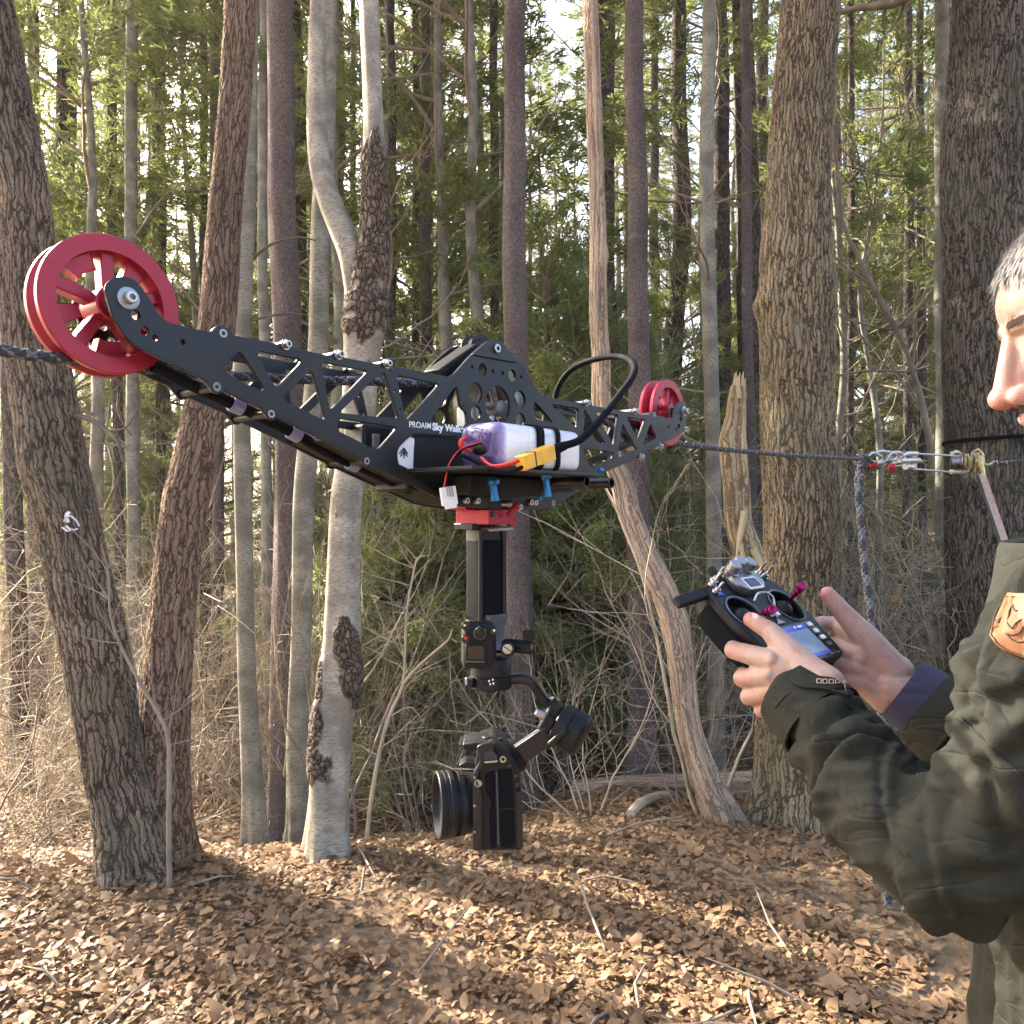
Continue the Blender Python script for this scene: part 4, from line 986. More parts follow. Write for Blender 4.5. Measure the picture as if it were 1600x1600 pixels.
# small electronics box seen through the lattice
rb('receiver_box', MB().box((LR(718, 655, -.03)[0] + .0, .02, LR(718, 655, -.03)[1]), (.012, .02, .03)), 'white_plastic', bevel=.002)
c = L3(580, 690, -.05); rb('metal_bracket', MB().box(c, (.012, .02, .018)), 'silver', bevel=.001)
rb('bearing_block', MB().box(c + Vector((.004, .012, -.004)), (.045, .04, .05)), 'black_plastic', bevel=.004)
# motor housing behind the lower opening, sticker with a bird foot mark, belly pan
t0, zt = Z3(150, 800); t1, _ = Z3(720, 860); _, zb = Z3(300, 1170)
hs_ = MB().obox((t0 + .002, TH / 2 + .0008, zb + .004), (t1 - t0, 0, 0), (0, W - TH - .0016, 0), (0, 0, zt - zb - .001)); rb('motor_housing', hs_, 'black_plastic', bevel=.003)
sk = [LR(600 + x / 4, 480 + y / 4, -.002) for x, y in ((140, 800), (190, 822), (184, 900), (180, 1022), (78, 975), (76, 900))]
sm = plate_mesh('sticker', round_poly([(p[0], p[1], .003) for p in sk], .003), [], .0006, .0001, lambda x, y, z: (x, z + .0020, y)); stick = link('sticker', sm, M['white'], rig)
ar = MB()
for pts in (((125, 882), (126, 945)), ((126, 882), (97, 915)), ((126, 882), (150, 917)), ((126, 900), (104, 932)), ((126, 900), (146, 934))):
    q = [LR(600 + x / 4, 480 + y / 4, -.001) for x, y in pts]; ar.tube([(q[0][0], .0012, q[0][1]), (q[1][0], .0012, q[1][1])], [.0013, .0009], 4)
rb('printed_mark', ar, 'blackink', stick)
ed = [Z2(830, 852), Z2(1112, 1000), Z2(1300, 1090), Z3(300, 1185), Z3(420, 1245), Z3(620, 1270), Z3(870, 1276), Z3(1000, 1268), Z3(1075, 1246), Z3(1180, 1176)]
for k in range(len(ed) - 1):
    (ta, za), (tb, zb_) = ed[k], ed[k + 1]
    rb('belly_pan', MB().obox((ta, TH / 2 + .0005, za + .0035), (tb - ta + .0004, 0, zb_ - za), (0, W - TH - .001, 0), (0, 0, .003)), 'black_plastic')
# lower conduit with three clips
cp = catmull([L3(px, py, -W * .45) for px, py in ((240, 572), (300, 602), (362, 630), (400, 648), (460, 677), (500, 700), (532, 716), (575, 735), (640, 765))], 6)
rb('conduit', MB().tube(cp, .0062, 14), 'rubber')
for px, py in ((367, 632), (460, 677), (554, 723)):
    c = L3(px, py, -W * .45); k = min(range(len(cp)), key=lambda i: (cp[i] - c).length); ax = (cp[min(k + 1, len(cp) - 1)] - cp[k - 1]).normalized()
    cl = MB(); cl.lathe(cp[k] - ax * .007, ax, [(0, .0066), (0, .0088), (.014, .0088), (.014, .0066)], 20, closed=True)
    cl.box(cp[k] + Vector((.001, -.006, .009)), (.010, .004, .010)); rb('cable_clip', cl, 'clip', bevel=.0008)
# lettering
t, z = Z3(146, 750)
t2, z2 = Z3(500, 778)
ang = math.atan2(z2 - z, t2 - t)
def put(body, t, z, size, bold=0.0, yy=-TH / 2 - .0002, sx=1.0):
    ca, sa = math.cos(ang), math.sin(ang)
    return text_mesh('lettering', body, size, lambda x, y, zz: (t + (x * sx) * ca - y * sa, yy - zz * .3, z + (x * sx) * sa + y * ca), .0003, 0, bold)
def fit(body, t, z, size, width, bold):
    me = put(body, 0, 0, size, bold); w_ = max(v.co.x for v in me.vertices); bpy.data.meshes.remove(me)
    return link('lettering', put(body, t, z, size, bold, sx=width / w_), M['ink'], rig, smooth=False)
fit('PROAIM', t, z, .0105, (Z3(284, 760)[0] - t), .0001)
t3, z3 = Z3(294, 768); fit('Sky Walker', t3, z3, .0125, Z3(512, 780)[0] - t3, .0005)
# ---- rods, tray and blue clamp levers on the camera side
for t in (.580, .642):
    r_ = MB(); r_.lathe((t, -.1025, -.150), (0, 1, 0), [(0, .0058), (0, .0074), (.0006, .0078), (.21, .0078), (.21, .0058)], 32, closed=True); rb('rod', r_, 'black_gloss')
rb('tray', MB().obox((.335, -.114, -.1435), (.272, 0, 0), (0, .112, 0), (0, 0, .0045)), 'black_metal', bevel=.001)
rb('tray_bracket', MB().obox((.405, -.045, -.170), (.150, 0, 0), (0, .038, 0), (0, 0, .026)), 'black_plastic', bevel=.003)
rb('rod_clamp', MB().obox((.566, -.030, -.162), (.09, 0, 0), (0, .022, 0), (0, 0, .018)), 'black_metal', bevel=.003)
for px, py, h, n in ((852, 744, 32, .085), (770, 753, 28, .062)):
    p = L3(px, py, n); mb = MB(); hh = h / F * 1.05
    mb.sphere(p, .0075, 16, 8, (1, .7, 1)); mb.tube([p, p + Vector((-.001, -.003, -hh * .5)), p + Vector((.001, -.003, -hh))], [.0055, .0045, .006], 10)
    mb.lathe(p + Vector((0, -.004, 0)), (0, -1, 0), [(0, .004), (.004, .004), (.005, .003), (.005, 0)], 12); rb('clamp_lever', mb, 'blue_metal')
for px, py in ((842, 778), (938, 735)):
    p = L3(px, py, .105 if py < 750 else .05); rb('thumb_screw', MB().cyl(p + Vector((-.004, 0, 0)), p + Vector((.004, 0, 0)), .0035, 12), 'blue_metal')
# ---- black power cable arching over the dolly
pts = [P(862, 705, 1.0), P(880, 697, 1.0), P(905, 688, 1.01), P(930, 665, 1.03), P(952, 638, 1.06), P(972, 612, 1.09), P(986, 593, 1.12), P(992, 575, 1.15), P(984, 562, 1.18), P(965, 557, 1.21), P(935, 560, 1.24), P(905, 570, 1.27), P(885, 585, 1.29), P(872, 606, 1.30), P(867, 625, 1.30), P(865, 650, 1.29)]
cp = catmull(pts, 6); MB().tube(cp, np.linspace(.0050, .0046, len(cp)), 14).build('power_cable', M['rubber'], rig)
MB().tube([cp[0] - (cp[3] - cp[0]) * .15, cp[3], cp[7]], [.0075, .0066, .0056], 16).build('cable_sleeve', M['rubber'], rig)
# ---- red clamp under the belly with its black foot and round plate
cl = MB(); c0 = LW(0, 0, 0)
def WB(mb, px, d, y0, y1, lu, ln, off=0.0):
    """box whose nearest vertical edge is seen at px; sides run along the dolly and square to it"""
    z0 = CZ + (800 - y0) / F * d; z1 = CZ + (800 - y1) / F * d; p = Vector(((px - 800) / F * d, d, z1))
    return mb.obox(p, RU * lu, -RN * ln, Vector((0, 0, z0 - z1)))
red = WB(MB(), 764, 1.08, 796, 820, .056, .062).build('red_clamp', M['red_metal'], rig, bevel=.0012)
p = P(799, 812, 1.12); MB().lathe(p + RN * -.004, RN, [(0, .0095), (.006, .0095), (.007, .0085), (.007, .004), (.003, .004), (.003, 0)], 24).build('clamp_screw', M['red_metal'], red)
p = P(771, 803, 1.085); MB().lathe(p + RN * .0015, RN, [(-.002, .0042), (0, .0042), (0, .0)], 16).build('screw_hole', M['blackink'], red)
MB().tube([P(793, 806, 1.1), P(806, 792, 1.1), P(809, 786, 1.1)], [.0035, .0045, .0035], 8).build('release_lever', M['red_metal'], red)
WB(MB(), 728, 1.085, 781, 797, .10, .03).build('red_clamp', M['red_metal'], rig, bevel=.001)
WB(MB(), 738, 1.09, 818, 828, .05, .035).build('clamp_foot', M['black_metal'], rig, bevel=.001)
MB().lathe(P(768, 826, 1.13), (0, 0, 1), [(-.003, .0001), (-.003, .030), (-.001, .031), (.0015, .030), (.003, .026), (.003, .0001)], 40).build('round_plate', M['silver'], rig)
MB().cyl(P(775, 789, 1.12), P(800, 788, 1.12), .006, 16).build('tie_pin', M['silver'], rig)

# ================================================================ battery strapped to the tray (a thing of its own)
bt = thing('battery', LW(.392, .1, -.139), 'shiny white and purple battery pack strapped on the tray of the dolly', 'battery', rotz=RYAW)
def wrap_mat():
    m, nt, b = newmat('printed_shrink_wrap')
    tc = N(nt, 'ShaderNodeTexCoord'); sx = N(nt, 'ShaderNodeSeparateXYZ'); nt.links.new(tc.outputs['Object'], sx.inputs[0])
    nz = N(nt, 'ShaderNodeTexNoise', i_Scale=26.0, i_Detail=3.0, i_Distortion=1.2); nt.links.new(tc.outputs['Object'], nz.inputs['Vector'])
    x = mth(nt, 'ADD', sx.outputs[0], mth(nt, 'MULTIPLY', nz.outputs[0], .03))
    c = ramp(nt, mth(nt, 'MULTIPLY', x, 8.0), [(.0, (.05, .02, .06)), (.08, (.10, .06, .20)), (.14, (.32, .30, .55)), (.20, (.78, .79, .82)), (1, (.74, .75, .78))])
    zz = ramp(nt, mth(nt, 'MULTIPLY', sx.outputs[2], 18.0), [(.72, 0.0), (.8, 1.0)])
    c = mixc(nt, mth(nt, 'MULTIPLY', zz, .22), c, (.42, .41, .66))
    nt.links.new(c, b.inputs['Base Color']); b.inputs['Roughness'].default_value = .12; b.inputs['Coat Weight'].default_value = .6
    w = N(nt, 'ShaderNodeTexNoise', i_Scale=45.0, i_Detail=2.0, i_Distortion=2.0); nt.links.new(tc.outputs['Object'], w.inputs['Vector'])
    bp = N(nt, 'ShaderNodeBump', i_Strength=.35, i_Distance=.003); nt.links.new(w.outputs[0], bp.inputs['Height']); nt.links.new(bp.outputs[0], b.inputs['Normal'])
    return m
mb = MB(); nx = 24
def se(a, hw, hh, e=5):
    c, s_ = math.cos(a), math.sin(a); return (abs(c) ** (2 / e) * math.copysign(hw, c), abs(s_) ** (2 / e) * math.copysign(hh, s_))
vs = []; seg = 40
prof = [(-.006, .55), (-.004, .78), (.0, .93), (.006, 1.0)] + [(x, 1.0) for x in np.linspace(.012, .150, 18)] + [(.156, 1.0), (.159, .97), (.1595, .9)]
for x, k in prof:
    for j in range(seg):
        a, b_ = se(j / seg * 2 * PI, .0345 * k, .028 * k); vs.append((x, -.0 + a + .0345 - .011 + .0005, b_ + .0282))
vs = np.array(vs); vs[:, 1] += -.0
n = len(prof); i = np.arange(n - 1)[:, None] * seg; j = np.arange(seg)[None]; j2 = (j + 1) % seg
mb.add(vs, q=np.stack([i + j, i + j2, i + seg + j2, i + seg + j], -1).reshape(-1, 4), polys=[list(range(seg))[::-1], list(range((n - 1) * seg, n * seg))])
mb.build('pack', wrap_mat(), bt, world=False, angle=30)
for x in (.064, .075, .104):
    sb = MB(); v = []
    for xx in (x, x + (.0095 if x > .1 or x < .07 else .0045)):
        for j in range(seg):
            a, b_ = se(j / seg * 2 * PI, .0357, .0291, 6); v.append((xx, a + .0240, b_ + .0284))
    jj = np.arange(seg); sb.add(v, q=np.stack([jj, (jj + 1) % seg, (jj + 1) % seg + seg, jj + seg], -1)); o = sb.build('strap', M['rubber'], bt, world=False)
    s_ = o.modifiers.new('t', 'SOLIDIFY'); s_.thickness = .0008; s_.offset = 1
# opening at the end with leads
pe = P(757, 704, .965)
MB().sphere(P(757, 703, .972), .020, 20, 12, (.55, .9, .55), Matrix.Rotation(RYAW, 3, 'Z')).build('end_cap', M['black_plastic'], bt)
MB().tube(catmull([P(752, 716, .955), P(768, 728, .94), P(790, 726, .93), P(812, 719, .925)], 5), .0026, 10).build('red_lead', M['redwire'], bt)
MB().tube(catmull([P(735, 705, .97), P(722, 700, .965), P(720, 690, .965), P(728, 684, .97)], 5), .0028, 10).build('red_lead', M['redwire'], bt)
MB().tube(catmull([P(724, 712, .96), P(745, 722, .945), P(768, 735, .93), P(795, 738, .925), P(818, 729, .925)], 5), .0026, 10).build('black_lead', M['rubber'], bt)
for k in range(5):
    o = k * .9
    MB().tube(catmull([P(757 + o, 690, .965), P(738, 694 + o, .96), P(718 + o, 703, .955), P(703 + o * 1.2, 722, .95), P(697 + o, 742, .95), P(692 + o * 2, 766, .95)], 5), .0008, 6).build('sense_wire', M['redwire' if k in (0, 1) else 'rubber'], bt)
R_ = Matrix.Rotation(RYAW - .5, 3, 'Z') @ Matrix.Rotation(-.16, 3, 'Y')
pl = MB().box(P(701, 775, .95), (.019, .007, .022), R_).box(P(704, 788, .95), (.014, .006, .010), R_).build('white_plug', M['white_plastic'], bt, bevel=.0008)
for k in range(4): MB().box(P(695 + k * 4, 768, .9455), (.0012, .0012, .012), R_).build('contact', M['silver'], pl)
cn = MB(); a, b_ = P(814, 724, .925), P(862, 706, .985); ax = (b_ - a).normalized(); upv = Vector((0, 0, 1)); sd_ = ax.cross(upv).normalized(); upv = sd_.cross(ax)
def yb(mb, s0, s1, hw, hh): return mb.obox(a + (b_ - a) * s0 - sd_ * hw - upv * hh, (b_ - a) * (s1 - s0), sd_ * hw * 2, upv * hh * 2)
yc = yb(MB(), -.02, .52, .0065, .0088).build('yellow_connector', M['yellow'], bt, bevel=.001)
yb(MB(), .50, .96, .0072, .0095).build('yellow_shell', M['yellow'], yc, bevel=.001)
yb(MB(), .30, .34, .0068, .0092).build('seam', M['blackink'], yc)
# ================================================================ gimbal hanging from the red clamp
D = 1.12
gm = thing('gimbal_stabilizer', P(757, 828, D), 'black handheld gimbal hung upside down by its grip under the dolly', 'gimbal')
def gb(name, mb, mat, parent=None, **k): return mb.build(name, M[mat], parent or gm, **k)
px1 = D / F                                 # metres per photograph pixel at the gimbal
def prism(mb, cx, y0, y1, d, hw, hd, e=4, yaw=0.0, seg=40, prof=((0, .96), (.02, 1), (.98, 1), (1, .96))):
    z0 = CZ + (800 - y0) / F * d; z1 = CZ + (800 - y1) / F * d; x = (cx - 800) / F * d; vs = []
    for t, k in prof:
        for j in range(seg):
            a, b = se(j / seg * 2 * PI, hw * k, hd * k, e); c, s_ = math.cos(yaw), math.sin(yaw)
            vs.append((x + a * c - b * s_, d + a * s_ + b * c, z0 + (z1 - z0) * t))
    n = len(prof); i = np.arange(n - 1)[:, None] * seg; j = np.arange(seg)[None]; j2 = (j + 1) % seg
    return mb.add(vs, q=np.stack([i + j, i + j2, i + seg + j2, i + seg + j], -1).reshape(-1, 4), polys=[list(range(seg))[::-1], list(range((n - 1) * seg, n * seg))])
HY = RYAW - .25
gb('neck', prism(MB(), 756, 827, 845, D, .0205, .0205, 5, HY), 'black_metal', angle=30)
gb('grip', prism(MB(), 757, 843, 963, D, .0210, .0210, 5, HY, prof=((0, .97), (.01, 1), (.5, .985), (.97, 1), (1, .97))), 'rubber', angle=30)
ca, sa_ = math.cos(HY), math.sin(HY)
for sx_, sy_ in ((1, -1), (-1, -1), (1, 1)):
    x = (757 - 800) / F * D + (sx_ * .0197) * ca - (sy_ * .0197) * sa_; y = D + (sx_ * .0197) * sa_ + (sy_ * .0197) * ca
    gb('grip_rail', MB().tube([(x, y, CZ - 30 / F * D), (x, y, CZ - 60 / F * D), (x, y, CZ - 168 / F * D)], [.0042, .0030, .0036], 10), 'black_metal')
for k in range(22):                          # fine moulded ribs on the grip
    z = CZ - (52 + k * 4.9) / F * D; p = Vector((x, y, z))
gb('shoulder', prism(MB(), 766, 958, 1012, D, .021, .021, 4, HY, prof=((0, 1.0), (.2, .96), (.5, .80), (.75, .86), (1, 1.1))), 'grey_metal', angle=30)
gb('control_body', prism(MB(), 748, 968, 1040, D - .012, .0235, .020, 5, .12, prof=((0, .72), (.10, .92), (.2, 1), (.92, 1), (1, .95))), 'black_plastic', angle=30)
fz = D - .034
def disc(name, px, py, d, r, h, mat='black_plastic', ax=(0, -1, 0), parent=None, dish=0):
    mb = MB(); mb.lathe(P(px, py, d), ax, [(0, .0001), (0, r), (h * .8, r), (h, r * .88), (h, r * .62), (h - dish, r * .55), (h - dish, .0001)], 28); return gb(name, mb, mat, parent)
b1 = disc('joystick', 751, 989, fz, .0098, .010, 'black_gloss', dish=.004); disc('joystick_cap', 750, 989, fz - .006, .0045, .008, 'black_plastic', parent=b1)
disc('round_button', 728, 977, fz, .0062, .008, 'black_gloss', dish=.001); disc('record_button', 728, 997, fz, .0062, .008, 'black_gloss', dish=.001)
disc('record_dot', 727, 997, fz - .0082, .0022, .0006, 'redwire'); disc('round_button', 771, 985, fz + .004, .0052, .007, 'black_gloss')
for px, py in ((726, 977), (772, 985)): MB().box(P(px, py, fz - .0088), (.0028, .0006, .0026)).build('printed_mark', M['ink'], gm)
mb = MB(); mb.box(P(744, 1021, fz + .006), (.030, .012, .028)); gb('screen_frame', mb, 'black_plastic', bevel=.002)
mb = MB(); mb.box(P(744, 1020, fz - .0008), (.0215, .0012, .0185)); gb('small_screen', mb, 'black_gloss', bevel=.0006)
mb = MB(); mb.box(P(742, 1034, fz - .0006), (.026, .0012, .0014)); gb('screen_trim', mb, 'grey_metal')
disc('focus_dial', 793, 1014, D - .030, .0098, .006, 'black_plastic'); disc('dial_face', 793, 1014, D - .0365, .0066, .001, 'steel')
MB().box(P(793, 1014, D - .0385), (.012, .001, .0012), Matrix.Rotation(.6, 3, 'Y')).build('dial_slot', M['blackink'], gm)
gb('side_arm', MB().tube([P(775, 1010, D - .005), P(790, 1008, D - .005), P(806, 1008, D - .008)], [.010, .009, .0085], 16), 'black_plastic')
gb('side_motor', MB().lathe(P(804, 1009, D - .008), (.93, -.37, -.06), [(0, .0001), (0, .0085), (.0015, .0095), (.024, .0095), (.026, .0085), (.026, .005), (.0245, .0045), (.0245, 0)], 28), 'black_plastic')
gb('motor_cap', MB().lathe(P(830, 1011, D - .018), (.93, -.37, -.06), [(0, .0048), (.0015, .0045), (.0016, .003), (.0016, 0)], 20), 'silver')
gb('square_plate', MB().box(P(827, 992, D - .012), (.016, .010, .013), Matrix.Rotation(-.3, 3, 'Z')), 'black_plastic', bevel=.001)
mb = MB(); mb.lathe(P(767, 1026, D), (0, 0, -1), [(0, .0001), (0, .0265), (.002, .028), (.0235, .0285), (.0245, .0275), (.0255, .0275), (.0262, .0292), (.0415, .0292), (.043, .028), (.043, .0001)], 56)
gb('pan_motor', mb, 'black_plastic')
for k, (px, py) in enumerate(((764, 1064), (770, 1062), (771, 1068), (766, 1069))): MB().box(P(px, py, D - .0296), (.0022, .0008, .0026)).build('printed_mark', M['ink'], gm)
gb('lock_lever', MB().box(P(736, 1066, D - .018), (.012, .012, .013), Matrix.Rotation(-.5, 3, 'Z')), 'black_plastic', bevel=.002)
gb('lock_button', MB().box(P(731, 1064, D - .020), (.004, .010, .010), Matrix.Rotation(-.5, 3, 'Z')), 'silver', bevel=.001)
cp = catmull([P(785, 1064, D), P(800, 1062, D), P(820, 1062, D), P(832, 1068, D), P(842, 1082, D + .005), (P(856, 1101, D + .01)), P(868, 1116, D + .015)], 6)
gb('bent_arm', MB().tube(cp, .0056, 18, squash=1.25), 'black_metal')
cp = [P(858, 1094, D + .006), P(868, 1108, D + .008), P(880, 1128, D + .01)]
gb('arm_socket', MB().tube(cp, [.0095, .0105, .0125], 6), 'black_plastic', angle=20, bevel=.0008)
# roll motor
ax = Vector((.80, -.30, -.42)).normalized(); c = P(872, 1128, D + .01)
gb('roll_motor', MB().lathe(c, ax, [(0, .0001), (0, .028), (.002, .0305), (.018, .031), (.0185, .0295), (.020, .0295), (.0205, .0310), (.037, .0305), (.041, .028), (.042, .026), (.042, .0001)], 64), 'black_plastic', angle=30)
up_ = ax.cross(Vector((0, 1, 0))).normalized(); sd2 = ax.cross(up_)
R4 = Matrix((ax, sd2, up_)).transposed()
gb('motor_bracket', MB().box(c - ax * .010 + sd2 * .004 - up_ * -.002, (.020, .034, .046), R4), 'black_plastic', bevel=.005)
gb('bracket_latch', MB().box(P(872, 1152, D - .026), (.009, .008, .034), Matrix.Rotation(.85, 3, 'Y')), 'black_plastic', bevel=.003)
gb('clamp_knob', MB().box(P(845, 1116, D - .015), (.017, .012, .011), Matrix.Rotation(.5, 3, 'Y')), 'silver', bevel=.003)
gb('knob_seat', MB().box(P(857, 1127, D - .012), (.016, .014, .016), Matrix.Rotation(.6, 3, 'Y')), 'black_plastic', bevel=.003)
a, b = P(868, 1140, D), P(812, 1178, D + .004); ar = (b - a); nr = ar.normalized().cross(Vector((0, 1, 0))).normalized()
gb('lower_arm', MB().obox(a - nr * .0135 + Vector((0, -.008, 0)), ar, nr * .027, Vector((0, .016, 0))), 'black_metal', bevel=.002)
gb('arm_edge', MB().obox(a - nr * .0142 + Vector((0, -.004, 0)), ar, nr * .0012, Vector((0, .008, 0))), 'grey_metal')
gb('tilt_motor', MB().lathe(P(784, 1178, D + .03), Vector((1, 0, -.10)), [(0, .0001), (0, .020), (.003, .022), (.031, .022), (.034, .020), (.036, .018), (.036, .0001)], 40), 'black_plastic')

# ================================================================ mirrorless camera in a cage, held by the gimbal
CD = 1.10
cm = thing('camera', P(778, 1300, CD), 'black mirrorless camera in a cage with a wide lens pointing left', 'camera')
def cb_(name, mb, mat, parent=None, **k): return mb.build(name, M[mat], parent or cm, **k)
def slab(mb, pts, d, th, name='x', bev=.0015, mat='black_plastic', parent=None, r=3.0, yaw=0.0):
    """flat part traced in the photograph at distance d, th thick"""
    q = round_poly([(x, y, r) for x, y in pts], r)
    fl = [((x - 800) / F * d, CZ + (800 - y) / F * d) for x, y in q]
    me = plate_mesh(name, fl, [], th, bev, lambda x, y, z: (x, d + th / 2 + z, y))
    o = link(name, me, M[mat], None, angle=30); rt = parent or cm
    while rt.parent: rt = rt.parent
    me.transform(INV[rt.name]); o.parent = parent or cm; return o
body = slab(MB(), [(745, 1168), (770, 1160), (792, 1170), (808, 1192), (814, 1240), (817, 1330), (745, 1330), (741, 1240), (742, 1200)], CD, .085, 'body', .004, r=6)
slab(MB(), [(757, 1210), (773, 1204), (775, 1325), (767, 1325), (764, 1270), (768, 1255), (759, 1236)], CD - .0022, .003, 'port_door', .001, 'rubber', body)
slab(MB(), [(778, 1203), (800, 1203), (803, 1262), (781, 1265)], CD - .0022, .003, 'port_door', .001, 'rubber', body, r=4)
slab(MB(), [(781, 1268), (803, 1266), (805, 1325), (783, 1325)], CD - .0022, .003, 'port_door', .001, 'rubber', body, r=4)
slab(MB(), [(806, 1236), (815, 1238), (818, 1325), (808, 1325)], CD - .003, .02, 'rear_panel', .001, 'black_metal', body)
hump = slab(MB(), [(722, 1163), (742, 1160), (770, 1158), (784, 1166), (790, 1178), (776, 1184), (744, 1184), (743, 1174), (724, 1172)], CD + .012, .055, 'top_plate', .003)
slab(MB(), [(716, 1163), (760, 1157), (764, 1160), (720, 1167)], CD + .02, .04, 'shoe_plate', .001, 'black_metal')
cage = slab(MB(), [(744, 1168), (752, 1163), (768, 1160), (774, 1172), (762, 1186), (748, 1206), (746, 1225), (754, 1240), (753, 1330), (739, 1330), (739, 1222), (741, 1206), (750, 1190)], CD - .008, .008, 'cage_plate', .0012, 'black_metal', r=5)
slab(MB(), [(757, 1190), (778, 1188), (777, 1191), (757, 1193)], CD - .0095, .003, 'strap_slot', .0005, 'steel', cage, r=1)
slab(MB(), [(757, 1176), (768, 1172), (777, 1180), (778, 1187), (757, 1188)], CD - .009, .004, 'strap_loop', .001, 'blackink', cage, r=3)
disc_ = lambda py, r, mat: MB().lathe(P(747, py, CD - .0085), (0, -1, 0), [(0, r), (.0007, r), (.0007, r * .7), (-.0012, r * .62), (-.0012, 0)], 18).build('cage_hole', M[mat], cage)
for py, r, mt in ((1224, .0052, 'silver'), (1239, .0030, 'blackink'), (1250, .0032, 'blackink'), (1264, .0030, 'blackink'), (1278, .0034, 'blackink'), (1293, .0032, 'blackink')): disc_(py, r, mt)
# lens
la = Vector((-1, -.26, 0.0)).normalized(); lc = P(746, 1252, CD + .050)
lm = MB(); lm.lathe(lc, la, [(0, .034), (.006, .034), (.0065, .041), (.022, .042), (.0225, .0445), (.030, .0445), (.0305, .0435), (.037, .0435), (.0375, .0455), (.050, .0465), (.0505, .0452), (.053, .0452), (.0535, .0465), (.058, .0465), (.059, .0455), (.0592, .043), (.050, .040), (.046, .030)], 80)
ln = cb_('lens', lm, 'black_plastic', angle=25)
for o_, r in ((.0435, .0462),):
    cb_('lens_ring', MB().lathe(lc + la * o_, la, [(-.0005, r - .0006), (0, r), (.0005, r - .0006)], 80), 'grey_metal', ln)
cb_('front_glass', MB().lathe(lc + la * .044, la, [(0, .034), (.003, .024), (.0045, .012), (.005, .0001)], 48), 'black_gloss', ln)
rr_ = MB()
for k in range(90):
    a = k / 90 * 2 * PI; u1 = la.cross(Vector((0, 0, 1))).normalized(); u2 = la.cross(u1)
    p = lc + la * .0335 + (u1 * math.cos(a) + u2 * math.sin(a)) * .0436; rr_.tube([p - la * .003, p + la * .003], .0006, 4)
o = cb_('grip_ribs', rr_, 'rubber', ln); o['kind'] = 'stuff'
slab(MB(), [(716, 1196), (728, 1190), (742, 1192), (744, 1200), (722, 1200)], CD + .02, .03, 'lens_collar', .001, 'black_metal', ln)
# dials, buttons and lugs of the body
for px, py, r_, hh in ((762, 1158, .0075, .006), (779, 1160, .006, .005), (792, 1170, .005, .004)):
    cb_('top_dial', MB().lathe(P(px, py, CD + .03), (0, 0, 1), [(-.004, r_), (hh, r_), (hh + .001, r_ * .85), (hh + .001, .0001)], 24), 'black_plastic')
for px, py in ((796, 1196), (806, 1212), (808, 1226)):
    cb_('button', MB().lathe(P(px, py, CD - .001), (0, -1, 0), [(0, .0032), (.0016, .003), (.0018, .0001)], 14), 'black_gloss')
cb_('strap_lug', MB().lathe(P(786, 1186, CD - .003), (0, -1, 0), [(0, .0045), (.002, .0045), (.002, .0025), (0, .0025)], 16), 'steel')
for py in (1215, 1259, 1300): cb_('cage_screw', MB().lathe(P(741.5, py, CD - .012), (0, -1, 0), [(0, .0018), (.0006, .0018), (.0006, .0001)], 12), 'silver', cage)
cb_('port_hinge', MB().tube([P(776, 1206, CD - .0035), P(779, 1320, CD - .0035)], .0009, 6), 'grey_metal')
# square embossed mark on the barrel
em = MB(); e0 = P(726, 1220, CD - .0006)
for x0, y0, x1, y1 in ((-7, -8, 7, -8), (7, -8, 7, 8), (7, 8, -7, 8), (-7, 8, -7, -8), (-4, -4, 4, -4), (-4, 0, 4, 0), (0, 0, 0, 5)):
    em.tube([e0 + Vector((x0, 0, -y0)) * px1, e0 + Vector((x1, 0, -y1)) * px1], .0006, 4)
cb_('raised_mark', em, 'rubber', ln)

# ================================================================ ropes
def braid(mb, pts, R, pitch, step, strands=8, rs_=None):
    A = np.array([list(p) for p in catmull(pts, 8)]); s = np.concatenate([[0], np.cumsum(np.linalg.norm(np.diff(A, axis=0), axis=1))])
    t = np.arange(0, s[-1], step); C = np.stack([np.interp(t, s, A[:, k]) for k in range(3)], 1)
    T = np.gradient(C, axis=0); T /= np.linalg.norm(T, axis=1)[:, None]
    a = np.array([0, 0, 1.0]) if abs(T[0][2]) < .8 else np.array([0, 1.0, 0])
    X = np.cross(T, a); X /= np.linalg.norm(X, axis=1)[:, None]; Y = np.cross(T, X)
    for k in range(strands):
        sg = 1 if k % 2 else -1; ph = (k // 2) / (strands / 2) * 2 * PI
        an = ph + sg * t / pitch * 2 * PI; rr = R * (.72 + .10 * np.sin(an * 0 + sg * (t / pitch * 2 * PI * strands / 2) + k))
        Q = C + X * (np.cos(an) * rr)[:, None] + Y * (np.sin(an) * rr)[:, None]
        mb.tube(Q, R * .36, 5, caps=False)
    mb.tube(C[::2], R * .7, 8); return mb
def rope_mat():
    m, nt, b = newmat('braided_rope')
    ge = N(nt, 'ShaderNodeNewGeometry'); tc = N(nt, 'ShaderNodeTexCoord')
    n1 = N(nt, 'ShaderNodeTexNoise', i_Scale=160.0, i_Detail=3.0); nt.links.new(tc.outputs['Object'], n1.inputs['Vector'])
    c = mixc(nt, ramp(nt, ge.outputs['Random Per Island'], [(.62, 0.0), (.66, 1.0)]), (.035, .038, .045), (.17, .18, .20))
    c = mixc(nt, ramp(nt, n1.outputs[0], [(.35, .5), (.7, 0.0)]), c, (.02, .02, .025))
    nt.links.new(c, b.inputs['Base Color']); b.inputs['Roughness'].default_value = .75; return m
M['rope'] = rope_mat()
RR = .0052
def ropel(t, z, n=-W * .5): return LW(t, n, z)
start = LW(-2.6, -.0435, -.035)
